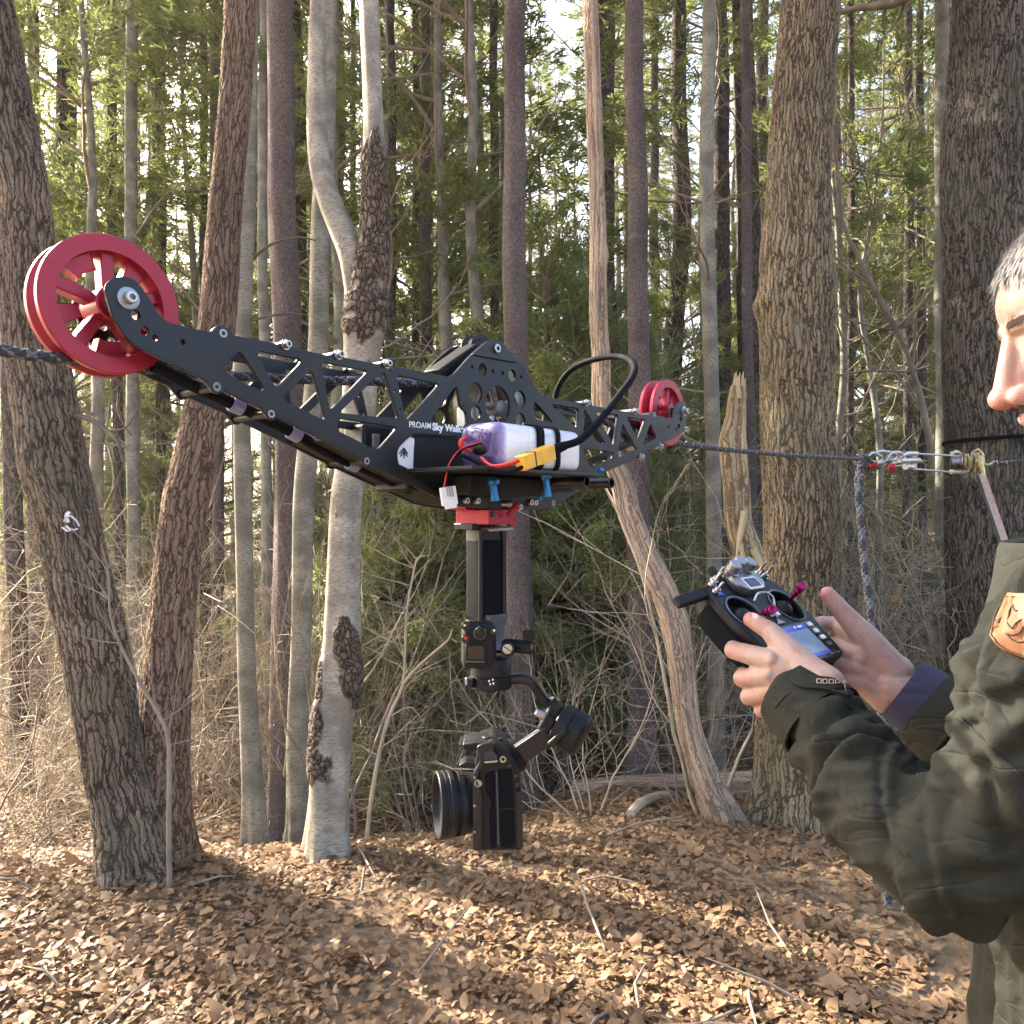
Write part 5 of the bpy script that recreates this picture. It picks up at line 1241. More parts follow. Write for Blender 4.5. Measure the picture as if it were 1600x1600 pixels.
rp = [start, LW(-1.2, -.0435, -.046), LW(-.25, -.0435, -.0535), LW(0, -.0435, -.0535), LW(.15, -.0435, -.046), LW(.32, -.0435, -.030), LW(.46, -.045, -.012), LW(.54, -.045, .022 - .0), LW(.64, -.045, -.008), LW(.80, -.0435, -.028), LW(.93, -.0435, -.046), LW(LEN, -.0435, zL - .0535), LW(LEN + .25, -.0435, -.054)]
knot = P(1347, 717, 2.40)
rp += [rp[-1].lerp(knot, .5) + Vector((0, 0, -.004)), knot]
o = braid(MB(), rp, RR, .038, .005).build('rope', M['rope'], angle=0); tag(o, 'taut dark braided rope the dolly rides on, running to the knot', 'rope')
tail = [knot, knot + Vector((.0, -.015, -.02)), P(1342, 735, 2.39), P(1341, 770, 2.39), P(1345, 820, 2.39), P(1350, 880, 2.39), P(1358, 940, 2.39), P(1364, 1000, 2.39), P(1372, 1060, 2.38), P(1376, 1120, 2.38), P(1380, 1190, 2.38), P(1384, 1300, 2.38), P(1388, 1420, 2.38)]
o = braid(MB(), tail, .0105, .07, .009).build('hanging_rope', M['rope'], angle=0); tag(o, 'thick grey braided rope end hanging down from the knot', 'rope')
kn = MB(); kc = knot
for k in range(4):
    rr_ = .017 - .002 * k; cc = kc + Vector((.008 * (k - 1.5), 0, 0)); pts = [cc + Vector((.004 * math.sin(a * 2 + k), rr_ * math.cos(a), rr_ * .8 * math.sin(a))) for a in np.linspace(0, 2 * PI, 14)]
    braid(kn, pts, .0055, .03, .006, 6)
braid(kn, [kc + Vector((-.02, 0, .012)), kc + Vector((.005, -.018, .004)), kc + Vector((.03, 0, -.012))], .006, .03, .006, 6)
o = kn.build('rope_knot', M['rope'], angle=0); tag(o, 'bulky hitch knot joining the taut rope and its hanging end', 'knot')
# anchor tree of the near rope end, behind the camera on the left
e_ = start + (start - rp[1]).normalized() * .05
tr = thing('oak_tree', (e_.x - .10, e_.y - .13, terrain_l(e_.x, e_.y)), 'anchor trunk carrying the near end of the taut rope', 'tree')
trunk_mb([(e_.x - .10, e_.y - .13, terrain_l(e_.x, e_.y) - .1), (e_.x - .10, e_.y - .13, 1.5), (e_.x - .12, e_.y - .15, 5)], [.17, .15, .12], .06, 24, .05, .02, 99, None, 1).build('trunk', M['dark_bark'], tr, angle=0)

# ================================================================ shackle, hooks and cable puller
ZL_ = lambda px: None
ld = (RU * 1.0)
def onl(px, py, off=0.0):
    """point on the rope line seen at px, with the height seen at py"""
    k = (px - 800) / F; q0 = LW(LEN, -.0435, 0); s = (k * q0.y - q0.x) / (RU.x - k * RU.y); p = q0 + RU * s
    return Vector((p.x, p.y, CZ + (800 - py) / F * p.y)) + RN * off
def sb_(root, name, mb, mat, **k): return mb.build(name, M[mat], root, **k)
sh = thing('bow_shackle', onl(1385, 715), 'galvanised bow shackle with red pin ends beside the rope knot', 'shackle')
c = onl(1392, 714); pts = [onl(1366, 708), onl(1376, 705), onl(1392, 707), onl(1400, 712), onl(1396, 718), onl(1380, 722), onl(1367, 724)]
sb_(sh, 'bow', MB().tube(catmull(pts, 6), .0062, 12), 'steel'); sb_(sh, 'bow', MB().tube(catmull([onl(1356, 713), onl(1362, 708), onl(1372, 711), onl(1378, 717), onl(1370, 722), onl(1360, 721)], 6), .0055, 12), 'steel')
sb_(sh, 'pin', MB().cyl(onl(1383, 718, .02), onl(1388, 729, -.01), .006, 12), 'silver')
for px, py, r in ((1393, 730, .0125), (1365, 726, .010)): sb_(sh, 'red_pin_end', MB().lathe(onl(px, py), (1, -.3, .1), [(-.010, .0001), (-.010, r * .9), (-.008, r), (.010, r), (.012, r * .8), (.012, .0001)], 20), 'red_metal')
pu = thing('cable_puller', onl(1505, 720), 'zinc plated ratchet cable puller with long lever in front of the strapped trunk', 'ratchet puller')
def q(px, py, o_=0.0): return onl(px, py, o_)
sb_(pu, 'hook', MB().tube(catmull([q(1386, 716), q(1392, 708), q(1404, 707), q(1412, 713), q(1408, 721), q(1398, 722)], 6), np.linspace(.006, .009, 31), 12), 'steel')
sb_(pu, 'swivel', MB().tube([q(1405, 720), q(1415, 720), q(1434, 719), q(1438, 721)], [.010, .012, .012, .008], 14), 'steel')
hb = q(1424, 708); hc = q(1430, 720)
sb_(pu, 'pulley_block', MB().tube([q(1408, 712), q(1416, 709), q(1432, 709)], [.008, .011, .010], 8).tube([q(1415, 729), q(1424, 731)], [.012, .012], 8), 'steel')
sb_(pu, 'block_plate', MB().obox(q(1429, 732, .004), q(1431, 732) - q(1429, 732) + Vector((0, 0, 0)), RN * -.012, Vector((0, 0, .062))), 'steel', bevel=.001)
for y0, y1 in ((709, 712), (733, 738)): sb_(pu, 'steel_cable', MB().tube([q(1430, y0), q(1492, y1)], .0040, 8), 'steel')
dr_ax = Vector((RU.y * .2, .2, 1)).normalized()
dm = q(1498, 725)
sb_(pu, 'side_frame', MB().tube([q(1487, 708), q(1493, 706), q(1500, 709)], [.008, .010, .008], 8).tube([q(1486, 737), q(1492, 738), q(1505, 738), q(1512, 736)], [.010, .009, .009, .006], 8), 'brass')
dc = q(1510, 722); AX = RN
dd = MB(); dd.lathe(dc - AX * .062, AX, [(0, .0001), (0, .036), (.004, .038), (.006, .028), (.048, .028), (.050, .040), (.054, .040), (.054, .0001)], 40); sb_(pu, 'cable_drum', dd, 'silver')
cw = MB()
for k in range(8): cw.lathe(dc - AX * (.054 - k * .0052), AX + Vector((0, 0, .12)), [(-.0026, .031), (0, .0345), (.0026, .031)], 32)
o = sb_(pu, 'wound_cable', cw, 'steel'); o['kind'] = 'stuff'
for x0, r_, n_ in ((-.004, .040, 22), (.022, .047, 26), (.044, .044, 24)):
    sb_(pu, 'ratchet_wheel', MB().lathe(dc + AX * x0, AX, [(0, .0001), (0, r_ * .6), (.002, r_ * .86), (.012, r_ * .86), (.014, r_ * .6), (.014, .0001)], 40), 'brass')
    gw = MB()
    for k in range(n_):
        a = k / n_ * 2 * PI; p = dc + AX * x0 + (RU * math.cos(a) + Vector((0, 0, 1)) * math.sin(a)) * r_ * .9; gw.tube([p, p + AX * .012], .0042, 4)
    o = sb_(pu, 'ratchet_teeth', gw, 'brass'); o['kind'] = 'stuff'
LD = dc.y - .03
sb_(pu, 'lever_yoke', MB().tube([P(1530, 712, LD), P(1533, 728, LD), P(1535, 745, LD)], [.012, .014, .016], 8), 'brass')
sb_(pu, 'pawl', MB().tube([P(1520, 706, LD), P(1528, 702, LD), P(1535, 710, LD), P(1537, 722, LD)], [.006, .008, .008, .006], 8), 'brass')
M['lever'] = simple('reddish_zinc_lever', (.42, .25, .17), .4, .5, var=.25)
a, b = P(1533, 742, LD), P(1574, 862, LD - .15)
L_ = (b - a).normalized(); s1 = L_.cross(Vector((0, 1, 0))).normalized(); s2 = L_.cross(s1)
sb_(pu, 'lever', MB().obox(a - s1 * .018, L_ * (b - a).length, s1 * .034, s2 * .012), 'lever', bevel=.003)
sb_(pu, 'lever_rib', MB().obox(a - s1 * .020 - s2 * .006, L_ * (b - a).length, s1 * .005, s2 * .022), 'silver', bevel=.001)
sb_(pu, 'tail_hook', MB().tube(catmull([q(1534, 722), q(1542, 726), q(1549, 724), q(1553, 721)], 5), .006, 10), 'brass')
ch = thing('chain', q(1560, 722), 'short bright chain and wire from the cable puller to the strapped trunk', 'chain')
for k, px in enumerate((1551, 1558, 1566, 1573)):
    cc = q(px, 722); al = RU; sid = Vector((0, 0, 1)) if k % 2 else RN
    sb_(ch, 'chain_link', MB().tube([cc + al * (.022 * math.cos(a)) + sid * (.009 * math.sin(a)) for a in np.linspace(0, 2 * PI, 17)], .0035, 6), 'steel')
sb_(ch, 'wire', MB().tube([q(1574, 721), q(1592, 719), q(1612, 717)], .003, 6), 'steel')
# black strap round the far right trunk
ctr = P(1569, 688, 5.5); rad_ = 166 / 2 / F * 5.5 * 1.035; sp = MB(); v = []
for k in range(72):
    a = k / 72 * 2 * PI; m_ = 1.0
    for dz in (-.012, .012):
        v.append((ctr.x + rad_ * m_ * math.cos(a), 5.5 + rad_ * m_ * math.sin(a), ctr.z + dz + .012 * math.cos(a)))
j = np.arange(72); sp.add(v, q=np.stack([2 * j, 2 * ((j + 1) % 72), 2 * ((j + 1) % 72) + 1, 2 * j + 1], -1))
o = sp.build('anchor_strap', M['rubber']); s_ = o.modifiers.new('t', 'SOLIDIFY'); s_.thickness = .004
tag(o, 'thin black strap tied around the huge dark trunk', 'strap')
# scrap of pale ribbon tied on the leaning oak
rbb = MB()
for k, pts in enumerate(([P(100, 815, 3.12), P(108, 806, 3.1), P(118, 812, 3.1), P(124, 822, 3.11)], [P(104, 822, 3.1), P(112, 828, 3.09), P(122, 826, 3.1)], [P(106, 816, 3.1), P(104, 806, 3.12), P(108, 800, 3.14)], [P(98, 824, 3.11), P(106, 830, 3.1), P(112, 826, 3.1)])):
    rbb.tube(catmull(pts, 5), .007, 6, squash=.35)
tag(rbb.build('ribbon', M['white_plastic']), 'small crumpled pale ribbon stuck on the bark of the leaning left oak', 'ribbon')
# ================================================================ hand controller
CC = P(1212, 966, .98)
CA = Vector((.5178, -.575, -.633)).normalized(); CB = Vector((.757, .652, .02)); CB = (CB - CA * CB.dot(CA)).normalized(); CN = CA.cross(CB).normalized()
if CN.z < 0: CN = -CN
def CP(u, v, w=0.0): return CC + CB * u + CA * v + CN * w
def CR(px, py, w=0.0):
    dr = Vector(((px - 800) / F, 1, (800 - py) / F)); c = Vector((0, 0, CZ)); s = ((CC + CN * w) - c).dot(CN) / dr.dot(CN); p = c + dr * s - CC
    return p.dot(CB), p.dot(CA)
def CPX(px, py, w=0.0): u, v = CR(px, py, w); return CP(u, v, w)
ctl = thing('radio_controller', CC, 'black twin stick radio controller with lit blue screen held in both hands', 'remote controller')
def kb(name, mb, mat, parent=None, **k): return mb.build(name, M[mat] if isinstance(mat, str) else mat, parent or ctl, **k)
def cplate(name, pts, w0, th, mat, bev=.001, r=.006, holes=(), parent=None, raw=False):
    me = plate_mesh(name, pts if raw else round_poly(pts, r), list(holes), th, bev, lambda x, y, z: tuple(CP(x, y, w0 + z)))
    me.transform(INV[ctl.name]); o = link(name, me, M[mat] if isinstance(mat, str) else mat, parent or ctl, angle=35); return o
HW, HH = .079, .074
shell = [(-.070, -.062), (-.052, -.074), (.052, -.074), (.070, -.062), (.079, -.035), (.080, .0), (.072, .035), (.066, .072), (-.066, .072), (-.072, .035), (-.080, .0), (-.079, -.035)]
wells = [circle(-.046, -.016, .0265, 32), circle(.046, -.016, .0265, 32)]
cplate('face_shell', shell, -.006, .012, 'black_plastic', .002, .012, wells)
k8 = [(x * 1.0, y * 1.0) for x, y in shell]
cplate('back_shell', k8, -.024, .024, 'black_plastic', .004, .014)
cplate('back_grip', [(x * .86, y * .80 + .004) for x, y in shell], -.043, .016, 'rubber', .006, .02)
for s_ in (-1, 1):
    cplate('side_grip', [(s_ * .0775, -.050), (s_ * .0825, -.030), (s_ * .0830, .004), (s_ * .075, .040), (s_ * .071, .066), (s_ * .062, .066), (s_ * .066, -.05)], -.026, .030, 'rubber', .005, .006)
    cx = s_ * .046
    w = MB(); w.lathe(CP(cx, -.016, -.014), CN, [(0, .0001), (0, .0262), (.006, .0262)], 32); kb('stick_well', w, 'black_gloss')
    w = MB(); w.lathe(CP(cx, -.016, -.001), CN, [(0, .0262), (.002, .0285), (.003, .0275), (.0022, .0255)], 40); kb('well_ring', w, 'grey_metal')
    w = MB(); w.sphere(CP(cx, -.016, -.010), .0135, 24, 12, (1, 1, 1)); kb('stick_ball', w, 'black_plastic')
for b0, b1 in (((1184, 962), (1208, 952)), ((1233, 940), (1254, 915))):
    base = CPX(*b0, 0.0); dr = CN * .88 + (CP(0, -1) - CP(0, 0)) * .1
    tip_h = .038
    tp = Vector(((b1[0] - 800) / F, 1, (800 - b1[1]) / F)); c = Vector((0, 0, CZ)); s_ = ((base + CN * tip_h) - c).dot(CN) / tp.dot(CN); tip = c + tp * s_
    ax = (tip - base); L = ax.length
    kb('stick', MB().lathe(base, ax, [(0, .0022), (L * .45, .0022), (L * .45, .0038), (L * .52, .0042), (L * .55, .0032), (L * .62, .0032), (L * .65, .0043), (L * .72, .0043), (L * .74, .0033), (L * .80, .0033), (L * .82, .0052), (L * .97, .0054), (L, .0046), (L, .003), (L * .97, .0001)], 24), 'magenta')
# screen with lit display
def screen_mat():
    m, nt, b = newmat('lit_blue_screen'); at = N(nt, 'ShaderNodeTexCoord')
    n1 = N(nt, 'ShaderNodeTexNoise', i_Scale=30.0, i_Detail=1.0); nt.links.new(at.outputs['Object'], n1.inputs['Vector'])
    c = ramp(nt, n1.outputs[0], [(.3, (.16, .28, .50)), (.7, (.42, .55, .72))])
    b.inputs['Base Color'].default_value = (.05, .08, .14, 1); b.inputs['Roughness'].default_value = .12
    nt.links.new(c, b.inputs['Emission Color']); b.inputs['Emission Strength'].default_value = .08; return m
SM = screen_mat()
cplate('screen_bezel', [(-.052, .014), (.056, .014), (.060, .070), (-.056, .070)], .0012, .0024, 'black_gloss', .0006, .003)
def flat(name, u0, v0, u1, v1, w, mat, emit=None, th=.0005):
    return cplate(name, [(u0, v0), (u1, v0), (u1, v1), (u0, v1)], w, th, mat, .0001, .001)
disp = flat('screen', -.036, .018, .036, .066, .0027, SM)
mblue = simple('display_blue', (.02, .05, .30), .2); mblue.node_tree.nodes['Principled BSDF'].inputs['Emission Color'].default_value = (.03, .08, .42, 1); mblue.node_tree.nodes['Principled BSDF'].inputs['Emission Strength'].default_value = .09
cplate('screen_header', [(-.036, .018), (.036, .018), (.036, .026), (-.036, .026)], .0031, .0004, mblue, .0001, .0005, parent=disp)
cplate('screen_footer', [(-.036, .0615), (.036, .0615), (.036, .066), (-.036, .066)], .0031, .0004, mblue, .0001, .0005, parent=disp)
for k, (u, v, a, b_) in enumerate(((-.033, .0195, .006, .004), (.018, .0195, .010, .003), (.010, .0195, .004, .003), (-.030, .0635, .008, .001))): cplate('screen_icon', [(u, v), (u + a, v), (u + a, v + b_), (u, v + b_)], .0035, .0003, 'ink', .0001, .0003, parent=disp)
for k in range(4):
    flat('key', .044, .018 + k * .011, .052, .024 + k * .011, .0035, 'white_plastic' if k < 3 else 'grey_metal', th=.002); flat('key', -.051, .018 + k * .011, -.043, .024 + k * .011, .0035, 'grey_metal', th=.002)
flat('metal_trim', .030, .0672, .052, .0685, .0034, 'steel')
cplate('triangle_mark', [(-.009, .010), (.009, .010), (0, .001)], .0010, .0008, 'silver', .0001, .0008)
for u, v in ((-.004, -.008), (.004, -.006)): cplate('trim_switch', [(u - .003, v - .006), (u + .003, v - .006), (u + .003, v + .006), (u - .003, v + .006)], .003, .005, 'white_plastic', .0008, .001)
hk = catmull([CP(-.012, -.030, .002), CP(-.006, -.034, .010), CP(.004, -.030, .014), CP(.010, -.022, .012), CP(.008, -.014, .006), CP(.0, -.012, .002)], 5)
kb('neck_strap_hook', MB().tube(hk, .0018, 8), 'steel')
# silver top console with dials and switches
cplate('top_console', [(-.026, -.078), (.026, -.078), (.030, -.052), (.016, -.040), (-.016, -.040), (-.030, -.052)], .006, .012, 'silver', .002, .004)
cplate('power_button', [(-.012, -.058), (.012, -.058), (.012, -.044), (-.012, -.044)], .0125, .002, 'black_gloss', .0005, .002)
cplate('button_frame', [(-.015, -.061), (.015, -.061), (.015, -.041), (-.015, -.041)], .0118, .0018, 'white_plastic', .0004, .002, [round_poly([(-.012, -.058), (.012, -.058), (.012, -.044), (-.012, -.044)], .001)])
for u, v in ((-.020, -.074), (.016, -.076), (-.002, -.080)):
    kb('dial', MB().lathe(CP(u, v, .008), CN, [(0, .010), (.006, .0105), (.0065, .0092), (.016, .0088), (.0175, .0075), (.0175, .0001)], 28), 'silver')
for u, v, h in ((-.058, -.066, .020), (-.048, -.072, .022), (-.064, -.054, .015), (.046, -.072, .022), (.057, -.066, .020), (.040, -.066, .016)):
    kb('toggle_switch', MB().lathe(CP(u, v, .0), CN, [(0, .0052), (.003, .0052), (.003, .0036), (.007, .0036), (.0072, .0013), (h, .0021), (h + .002, .0016), (h + .002, .0001)], 14), 'steel')
# two flat aerials
def aerial(p0, p1, p2, w):
    mb = MB(); ax = (p2 - p1).normalized(); sd_ = ax.cross(CN).normalized()
    kb('aerial', mb.obox(p1 - sd_ * w - CN * .004, p2 - p1, sd_ * 2 * w, CN * .009), 'black_plastic', bevel=.0025)
    kb('aerial_hinge', MB().tube([p0, p1 + ax * .006], [.0062, .0055], 14), 'black_plastic')
aerial(CP(-.046, -.070, -.012), P(1104, 927, .975), P(1056, 943, .955), .0075)
aerial(CP(-.030, -.072, -.012), P(1128, 914, 1.0), P(1109, 888, 1.01), .006)
flat('blue_label', -.066, -.060, -.054, -.048, .0008, mblue)

# ================================================================ the man
man_o = Vector((.60, .78, 0)); man_o.z = terrain_l(.60, .78)
man = thing('person', man_o, 'grey haired man in a dark olive padded jacket looking down at the controller he holds', 'person')
def skin_mat():
    m, nt, b = newmat('fair_skin')
    tc = N(nt, 'ShaderNodeTexCoord'); at = N(nt, 'ShaderNodeAttribute', attribute_name='flush')
    n1 = N(nt, 'ShaderNodeTexNoise', i_Scale=55.0, i_Detail=5.0); n2 = N(nt, 'ShaderNodeTexNoise', i_Scale=700.0, i_Detail=4.0)
    for n_ in (n1, n2): nt.links.new(tc.outputs['Object'], n_.inputs['Vector'])
    c = ramp(nt, n1.outputs[0], [(.3, (.30, .17, .135)), (.5, (.38, .25, .205)), (.72, (.335, .20, .16))])
    c = mixc(nt, mth(nt, 'MULTIPLY', at.outputs['Fac'], .75), c, (.48, .165, .13))
    nt.links.new(c, b.inputs['Base Color']); b.inputs['Roughness'].default_value = .48
    b.inputs['Subsurface Weight'].default_value = .25; b.inputs['Subsurface Radius'].default_value = (.008, .003, .0015); b.inputs['Subsurface Scale'].default_value = .6
    w1 = N(nt, 'ShaderNodeTexWave', i_Scale=90.0, i_Distortion=9.0, i_Detail=3.0); nt.links.new(tc.outputs['Object'], w1.inputs['Vector'])
    h = mth(nt, 'ADD', n2.outputs[0], mth(nt, 'MULTIPLY', n1.outputs[0], 1.2))
    bp = N(nt, 'ShaderNodeBump', i_Strength=.45, i_Distance=.0016); nt.links.new(h, bp.inputs['Height']); nt.links.new(bp.outputs[0], b.inputs['Normal'])
    return m
M['skin'] = skin_mat()
def limb(mb, pts, rad, seg=14, sq=None):
    """rounded tapered chain; overlapping spheres at the joints"""
    for i in range(len(pts) - 1):
        a, b = Vector(pts[i]), Vector(pts[i + 1]); n = 5
        q = [a.lerp(b, t / n) for t in range(n + 1)]; mb.tube(q, [rad[i] + (rad[i + 1] - rad[i]) * t / n for t in range(n + 1)], seg)
    for p, r in zip(pts, rad): mb.sphere(p, r, seg, 8)
def J(*a): return [P(x, y, d) for x, y, d in a]
# --- hands (left hand seen from the back, right hand seen from the palm side)
hm = MB()
# left
limb(hm, J((1292, 1068, .845), (1262, 1048, .862), (1228, 1014, .885), (1203, 986, .905), (1173, 968, .925)), [.019, .0185, .0150, .0112, .0092])
limb(hm, J((1206, 1032, .885), (1146, 1016, .925), (1150, 1006, .962), (1172, 998, .985)), [.0128, .0108, .0096, .0085])
limb(hm, J((1203, 1055, .885), (1160, 1060, .918), (1170, 1044, .955), (1190, 1030, .972)), [.0128, .0108, .0096, .0085])
limb(hm, J((1208, 1078, .887), (1170, 1089, .915), (1182, 1074, .950), (1200, 1060, .965)), [.0122, .0102, .0092, .0082])
limb(hm, J((1222, 1098, .890), (1190, 1109, .910), (1200, 1096, .938), (1214, 1084, .948)), [.0115, .0092, .0082, .0075])
for a, b, r0, r1 in (((1206, 1032, .885), (1272, 1072, .858), .0128, .020), ((1203, 1055, .885), (1262, 1088, .862), .0125, .020), ((1208, 1078, .887), (1250, 1100, .868), .012, .019), ((1222, 1098, .890), (1244, 1112, .872), .0115, .017),
                     ((1272, 1072, .858), (1250, 1108, .868), .020, .018), ((1268, 1085, .858), (1330, 1150, .815), .026, .028), ((1250, 1040, .872), (1215, 1062, .882), .016, .0125), ((1232, 1022, .884), (1207, 1040, .886), .012, .012)):
    limb(hm, J(a, b), [r0, r1])
for a in ((1206, 1031, .877), (1203, 1055, .878), (1209, 1078, .880)): hm.sphere(P(*a), .0085, 12, 8)
# right
limb(hm, J((1398, 1052, .985), (1356, 1000, .995), (1318, 958, 1.005), (1293, 928, 1.010)), [.022, .0175, .0125, .0098])
limb(hm, J((1340, 1000, 1.005), (1308, 976, 1.045), (1284, 974, 1.05), (1262, 980, 1.03)), [.0135, .011, .010, .009])
limb(hm, J((1336, 1022, 1.00), (1300, 1008, 1.035), (1274, 1016, 1.02), (1256, 1022, 1.0)), [.0135, .011, .010, .009])
limb(hm, J((1338, 1044, .995), (1302, 1042, 1.01), (1274, 1042, .99), (1256, 1040, .975)), [.013, .0108, .0098, .0088])
limb(hm, J((1346, 1066, .99), (1312, 1066, .995), (1288, 1060, .975), (1272, 1052, .965)), [.0125, .0098, .0088, .008])
for a, b, r0, r1 in (((1340, 1000, 1.005), (1400, 1050, .990), .0140, .022), ((1336, 1022, 1.0), (1398, 1066, .990), .0140, .022), ((1338, 1044, .995), (1390, 1080, .988), .0135, .020), ((1346, 1066, .99), (1382, 1092, .985), .013, .018),
                     ((1400, 1055, .985), (1384, 1088, .985), .022, .020), ((1396, 1072, .985), (1450, 1110, .965), .027, .029), ((1384, 1046, .992), (1368, 1062, .992), .0165, .016), ((1356, 1000, .995), (1345, 1030, .995), .014, .014)):
    limb(hm, J(a, b), [r0, r1])
hands = blob(hm, .0016, 9, factor=.55)
# --- head
f_h = Vector((-.965, .262, 0)).normalized(); l_h = Vector((0, 0, 1)).cross(f_h)
R0 = Matrix((f_h, l_h, Vector((0, 0, 1)))).transposed(); RH = R0 @ Matrix.Rotation(math.radians(18), 3, 'Y')
SC = 1.04
nose_w = P(1545, 633, .71)
HO = nose_w - RH @ Vector((.1165, 0, -.046)) * SC
def Hd(x, y, z): return HO + RH @ (Vector((x, y, z)) * SC)
m3 = MB()
def el(c, r): m3.sphere(Hd(*c), 1.0, 32, 20, tuple(k * SC for k in r), RH)
def cap(a, b, r0, r1): limb(m3, [Hd(*a), Hd(*b)], [r0 * SC, r1 * SC], 16)
el((-.018, 0, .024), (.098, .078, .074)); el((.026, 0, -.028), (.060, .060, .085)); el((.030, 0, .022), (.055, .060, .046)); el((.018, 0, -.072), (.062, .052, .042))
el((.066, 0, -.108), (.022, .020, .018)); el((.062, 0, -.068), (.030, .036, .030)); el((.038, 0, .042), (.034, .045, .026)); el((.063, 0, .018), (.020, .040, .022))
cap((.0815, 0, .004), (.1015, 0, -.038), .0074, .0090); el((.1045, 0, -.044), (.0120, .0120, .0105)); cap((.074, 0, -.012), (.092, 0, -.044), .0125, .0100)
for s_ in (-1, 1):
    el((.0935, s_ * .0130, -.047), (.0125, .0075, .0088)); cap((.081, s_ * .008, .0095), (.071, s_ * .040, .0085), .0072, .0068)
    el((.054, s_ * .040, -.026), (.024, .022, .020)); el((.0645, s_ * .031, -.006), (.0135, .0150, .0115)); cap((.077, s_ * .022, -.010), (.067, s_ * .042, -.012), .0040, .0038)
    el((-.006, s_ * .077, -.018), (.018, .006, .030)); cap((.002, s_ * .080, .008), (-.018, s_ * .084, .006), .004, .004); cap((-.018, s_ * .084, .006), (-.020, s_ * .084, -.02), .004, .004); cap((.004, s_ * .076, -.045), (-.008, s_ * .080, -.046), .006, .005)
    cap((-.02, s_ * .055, -.055), (.045, s_ * .036, -.098), .014, .012)
    cap((.093, s_ * .004, -.0665), (.082, s_ * .021, -.0715), .0060, .0035); cap((.090, s_ * .003, -.079), (.081, s_ * .020, -.0745), .0066, .0035)
cap((-.035, 0, -.06), (-.075, 0, -.19), .056, .058)
headm = blob(m3, .0018, 7, factor=.5)
# --- rest of the body, hidden under the clothes
bm_ = MB(); FW = Vector((-.83, .55, 0)).normalized(); LF = Vector((0, 0, 1)).cross(FW)
TC = Vector((.60, .78, 0))
SHL, ELL, WRL = P(1748, 940, .63), P(1485, 1345, .685), P(1330, 1150, .815)
SHR, ELR, WRR = P(1735, 935, .96), P(1650, 1300, .90), P(1450, 1110, .965)
limb(bm_, [SHL, ELL, WRL], [.05, .042, .030], 14); limb(bm_, [SHR, ELR, WRR], [.05, .042, .030], 14)
limb(bm_, [TC + Vector((0, 0, 1.30)), TC + Vector((0, 0, 1.1)), TC + Vector((0, 0, .92))], [.11, .11, .13], 20)
limb(bm_, [SHL, TC + Vector((0, 0, 1.33)), SHR], [.045, .08, .045], 14); limb(bm_, [Hd(-.075, 0, -.17), TC + Vector((-.01, 0, 1.36))], [.058, .06], 16)
for s_, f_ in ((1, .05), (-1, -.04)):
    hip = TC + LF * s_ * .09 + Vector((0, 0, .90)); kn_ = hip + FW * .02 + LF * s_ * .02; kn_.z = .48; an = kn_ + FW * -.02; an.z = .08
    limb(bm_, [hip, kn_, an], [.085, .058, .04], 14)
restm = blob(bm_, .012, 3)
bodyb = MB()
for me in (headm, hands, restm):
    co, pl = mesh_arrays(me); qs = [p for p in pl if len(p) == 4]; ts = [p for p in pl if len(p) == 3]; bodyb.add(co, q=qs, t=ts)
allv = np.concatenate(bodyb.v); fl = np.zeros(len(allv))
for c, r, a in ((Hd(.112, 0, -.044), .020, 1.0), (Hd(.10, .013, -.05), .013, .7), (Hd(.084, 0, -.073), .012, 1.0), (Hd(.078, .018, -.074), .008, 1.0), (Hd(.055, .045, -.035), .022, .4), (Hd(-.005, .08, -.018), .03, .6), (P(1168, 966, .92), .014, .8), (P(1290, 926, 1.0), .014, .9), (P(1325, 962, 1.0), .016, .5),
                (P(1140, 1014, .915), .012, .5), (P(1160, 1060, .905), .012, .5), (P(1170, 1089, .905), .012, .45), (P(1190, 1109, .9), .012, .4), (P(1310, 1060, .97), .03, .7), (P(1350, 1050, .96), .03, .45)):
    fl = np.maximum(fl, a * np.exp(-((allv - np.array(c)) ** 2).sum(1) / r ** 2))
bodyb.att['flush'] = ('FLOAT', fl)
body_o = bodyb.build('body', M['skin'], man, angle=0)
# nails and small facial details
def nail(p, q_, n, w=.0062):
    ax = (q_ - p).normalized(); n = (n - ax * n.dot(ax)).normalized(); s_ = ax.cross(n); R = Matrix((ax, s_, n)).transposed()
    MB().sphere(p, 1, 16, 8, (.0078, w, .0022), R).build('nail', simple('nail', (.66, .40, .34), .25, var=.04, coat=.3), man)
tp_, ip_ = P(1173, 968, .925), P(1203, 986, .905)
nail(tp_ + Vector((.0005, -.0075, .0035)) , tp_ + (tp_ - ip_), Vector((-.1, -1, .42)))
M['nostril'] = simple('nostril_shadowed_skin', (.10, .035, .03), .8)
M['lash'] = simple('dark_lash_hair', (.10, .075, .06), .6)
M['hair'] = simple('grey_hair', (.38, .37, .365), .45, var=.45, nscale=120)
for s_ in (1, -1): MB().sphere(Hd(.0960, s_ * .0105, -.0545), 1, 12, 8, (.0075, .0042, .0030), RH).build('nostril', M['nostril'], man)  # dark ellipsoids carry the shade of the nostril hollows as colour
hco, hpl = mesh_arrays(headm); HBV = BVHTree.FromPolygons([Vector(c) for c in hco], hpl)
def onhead(x, y, z, off):
    l_, n_, _, _ = HBV.find_nearest(Hd(x, y, z)); return l_ + n_ * off
rs = np.random.RandomState(5)
br = MB()
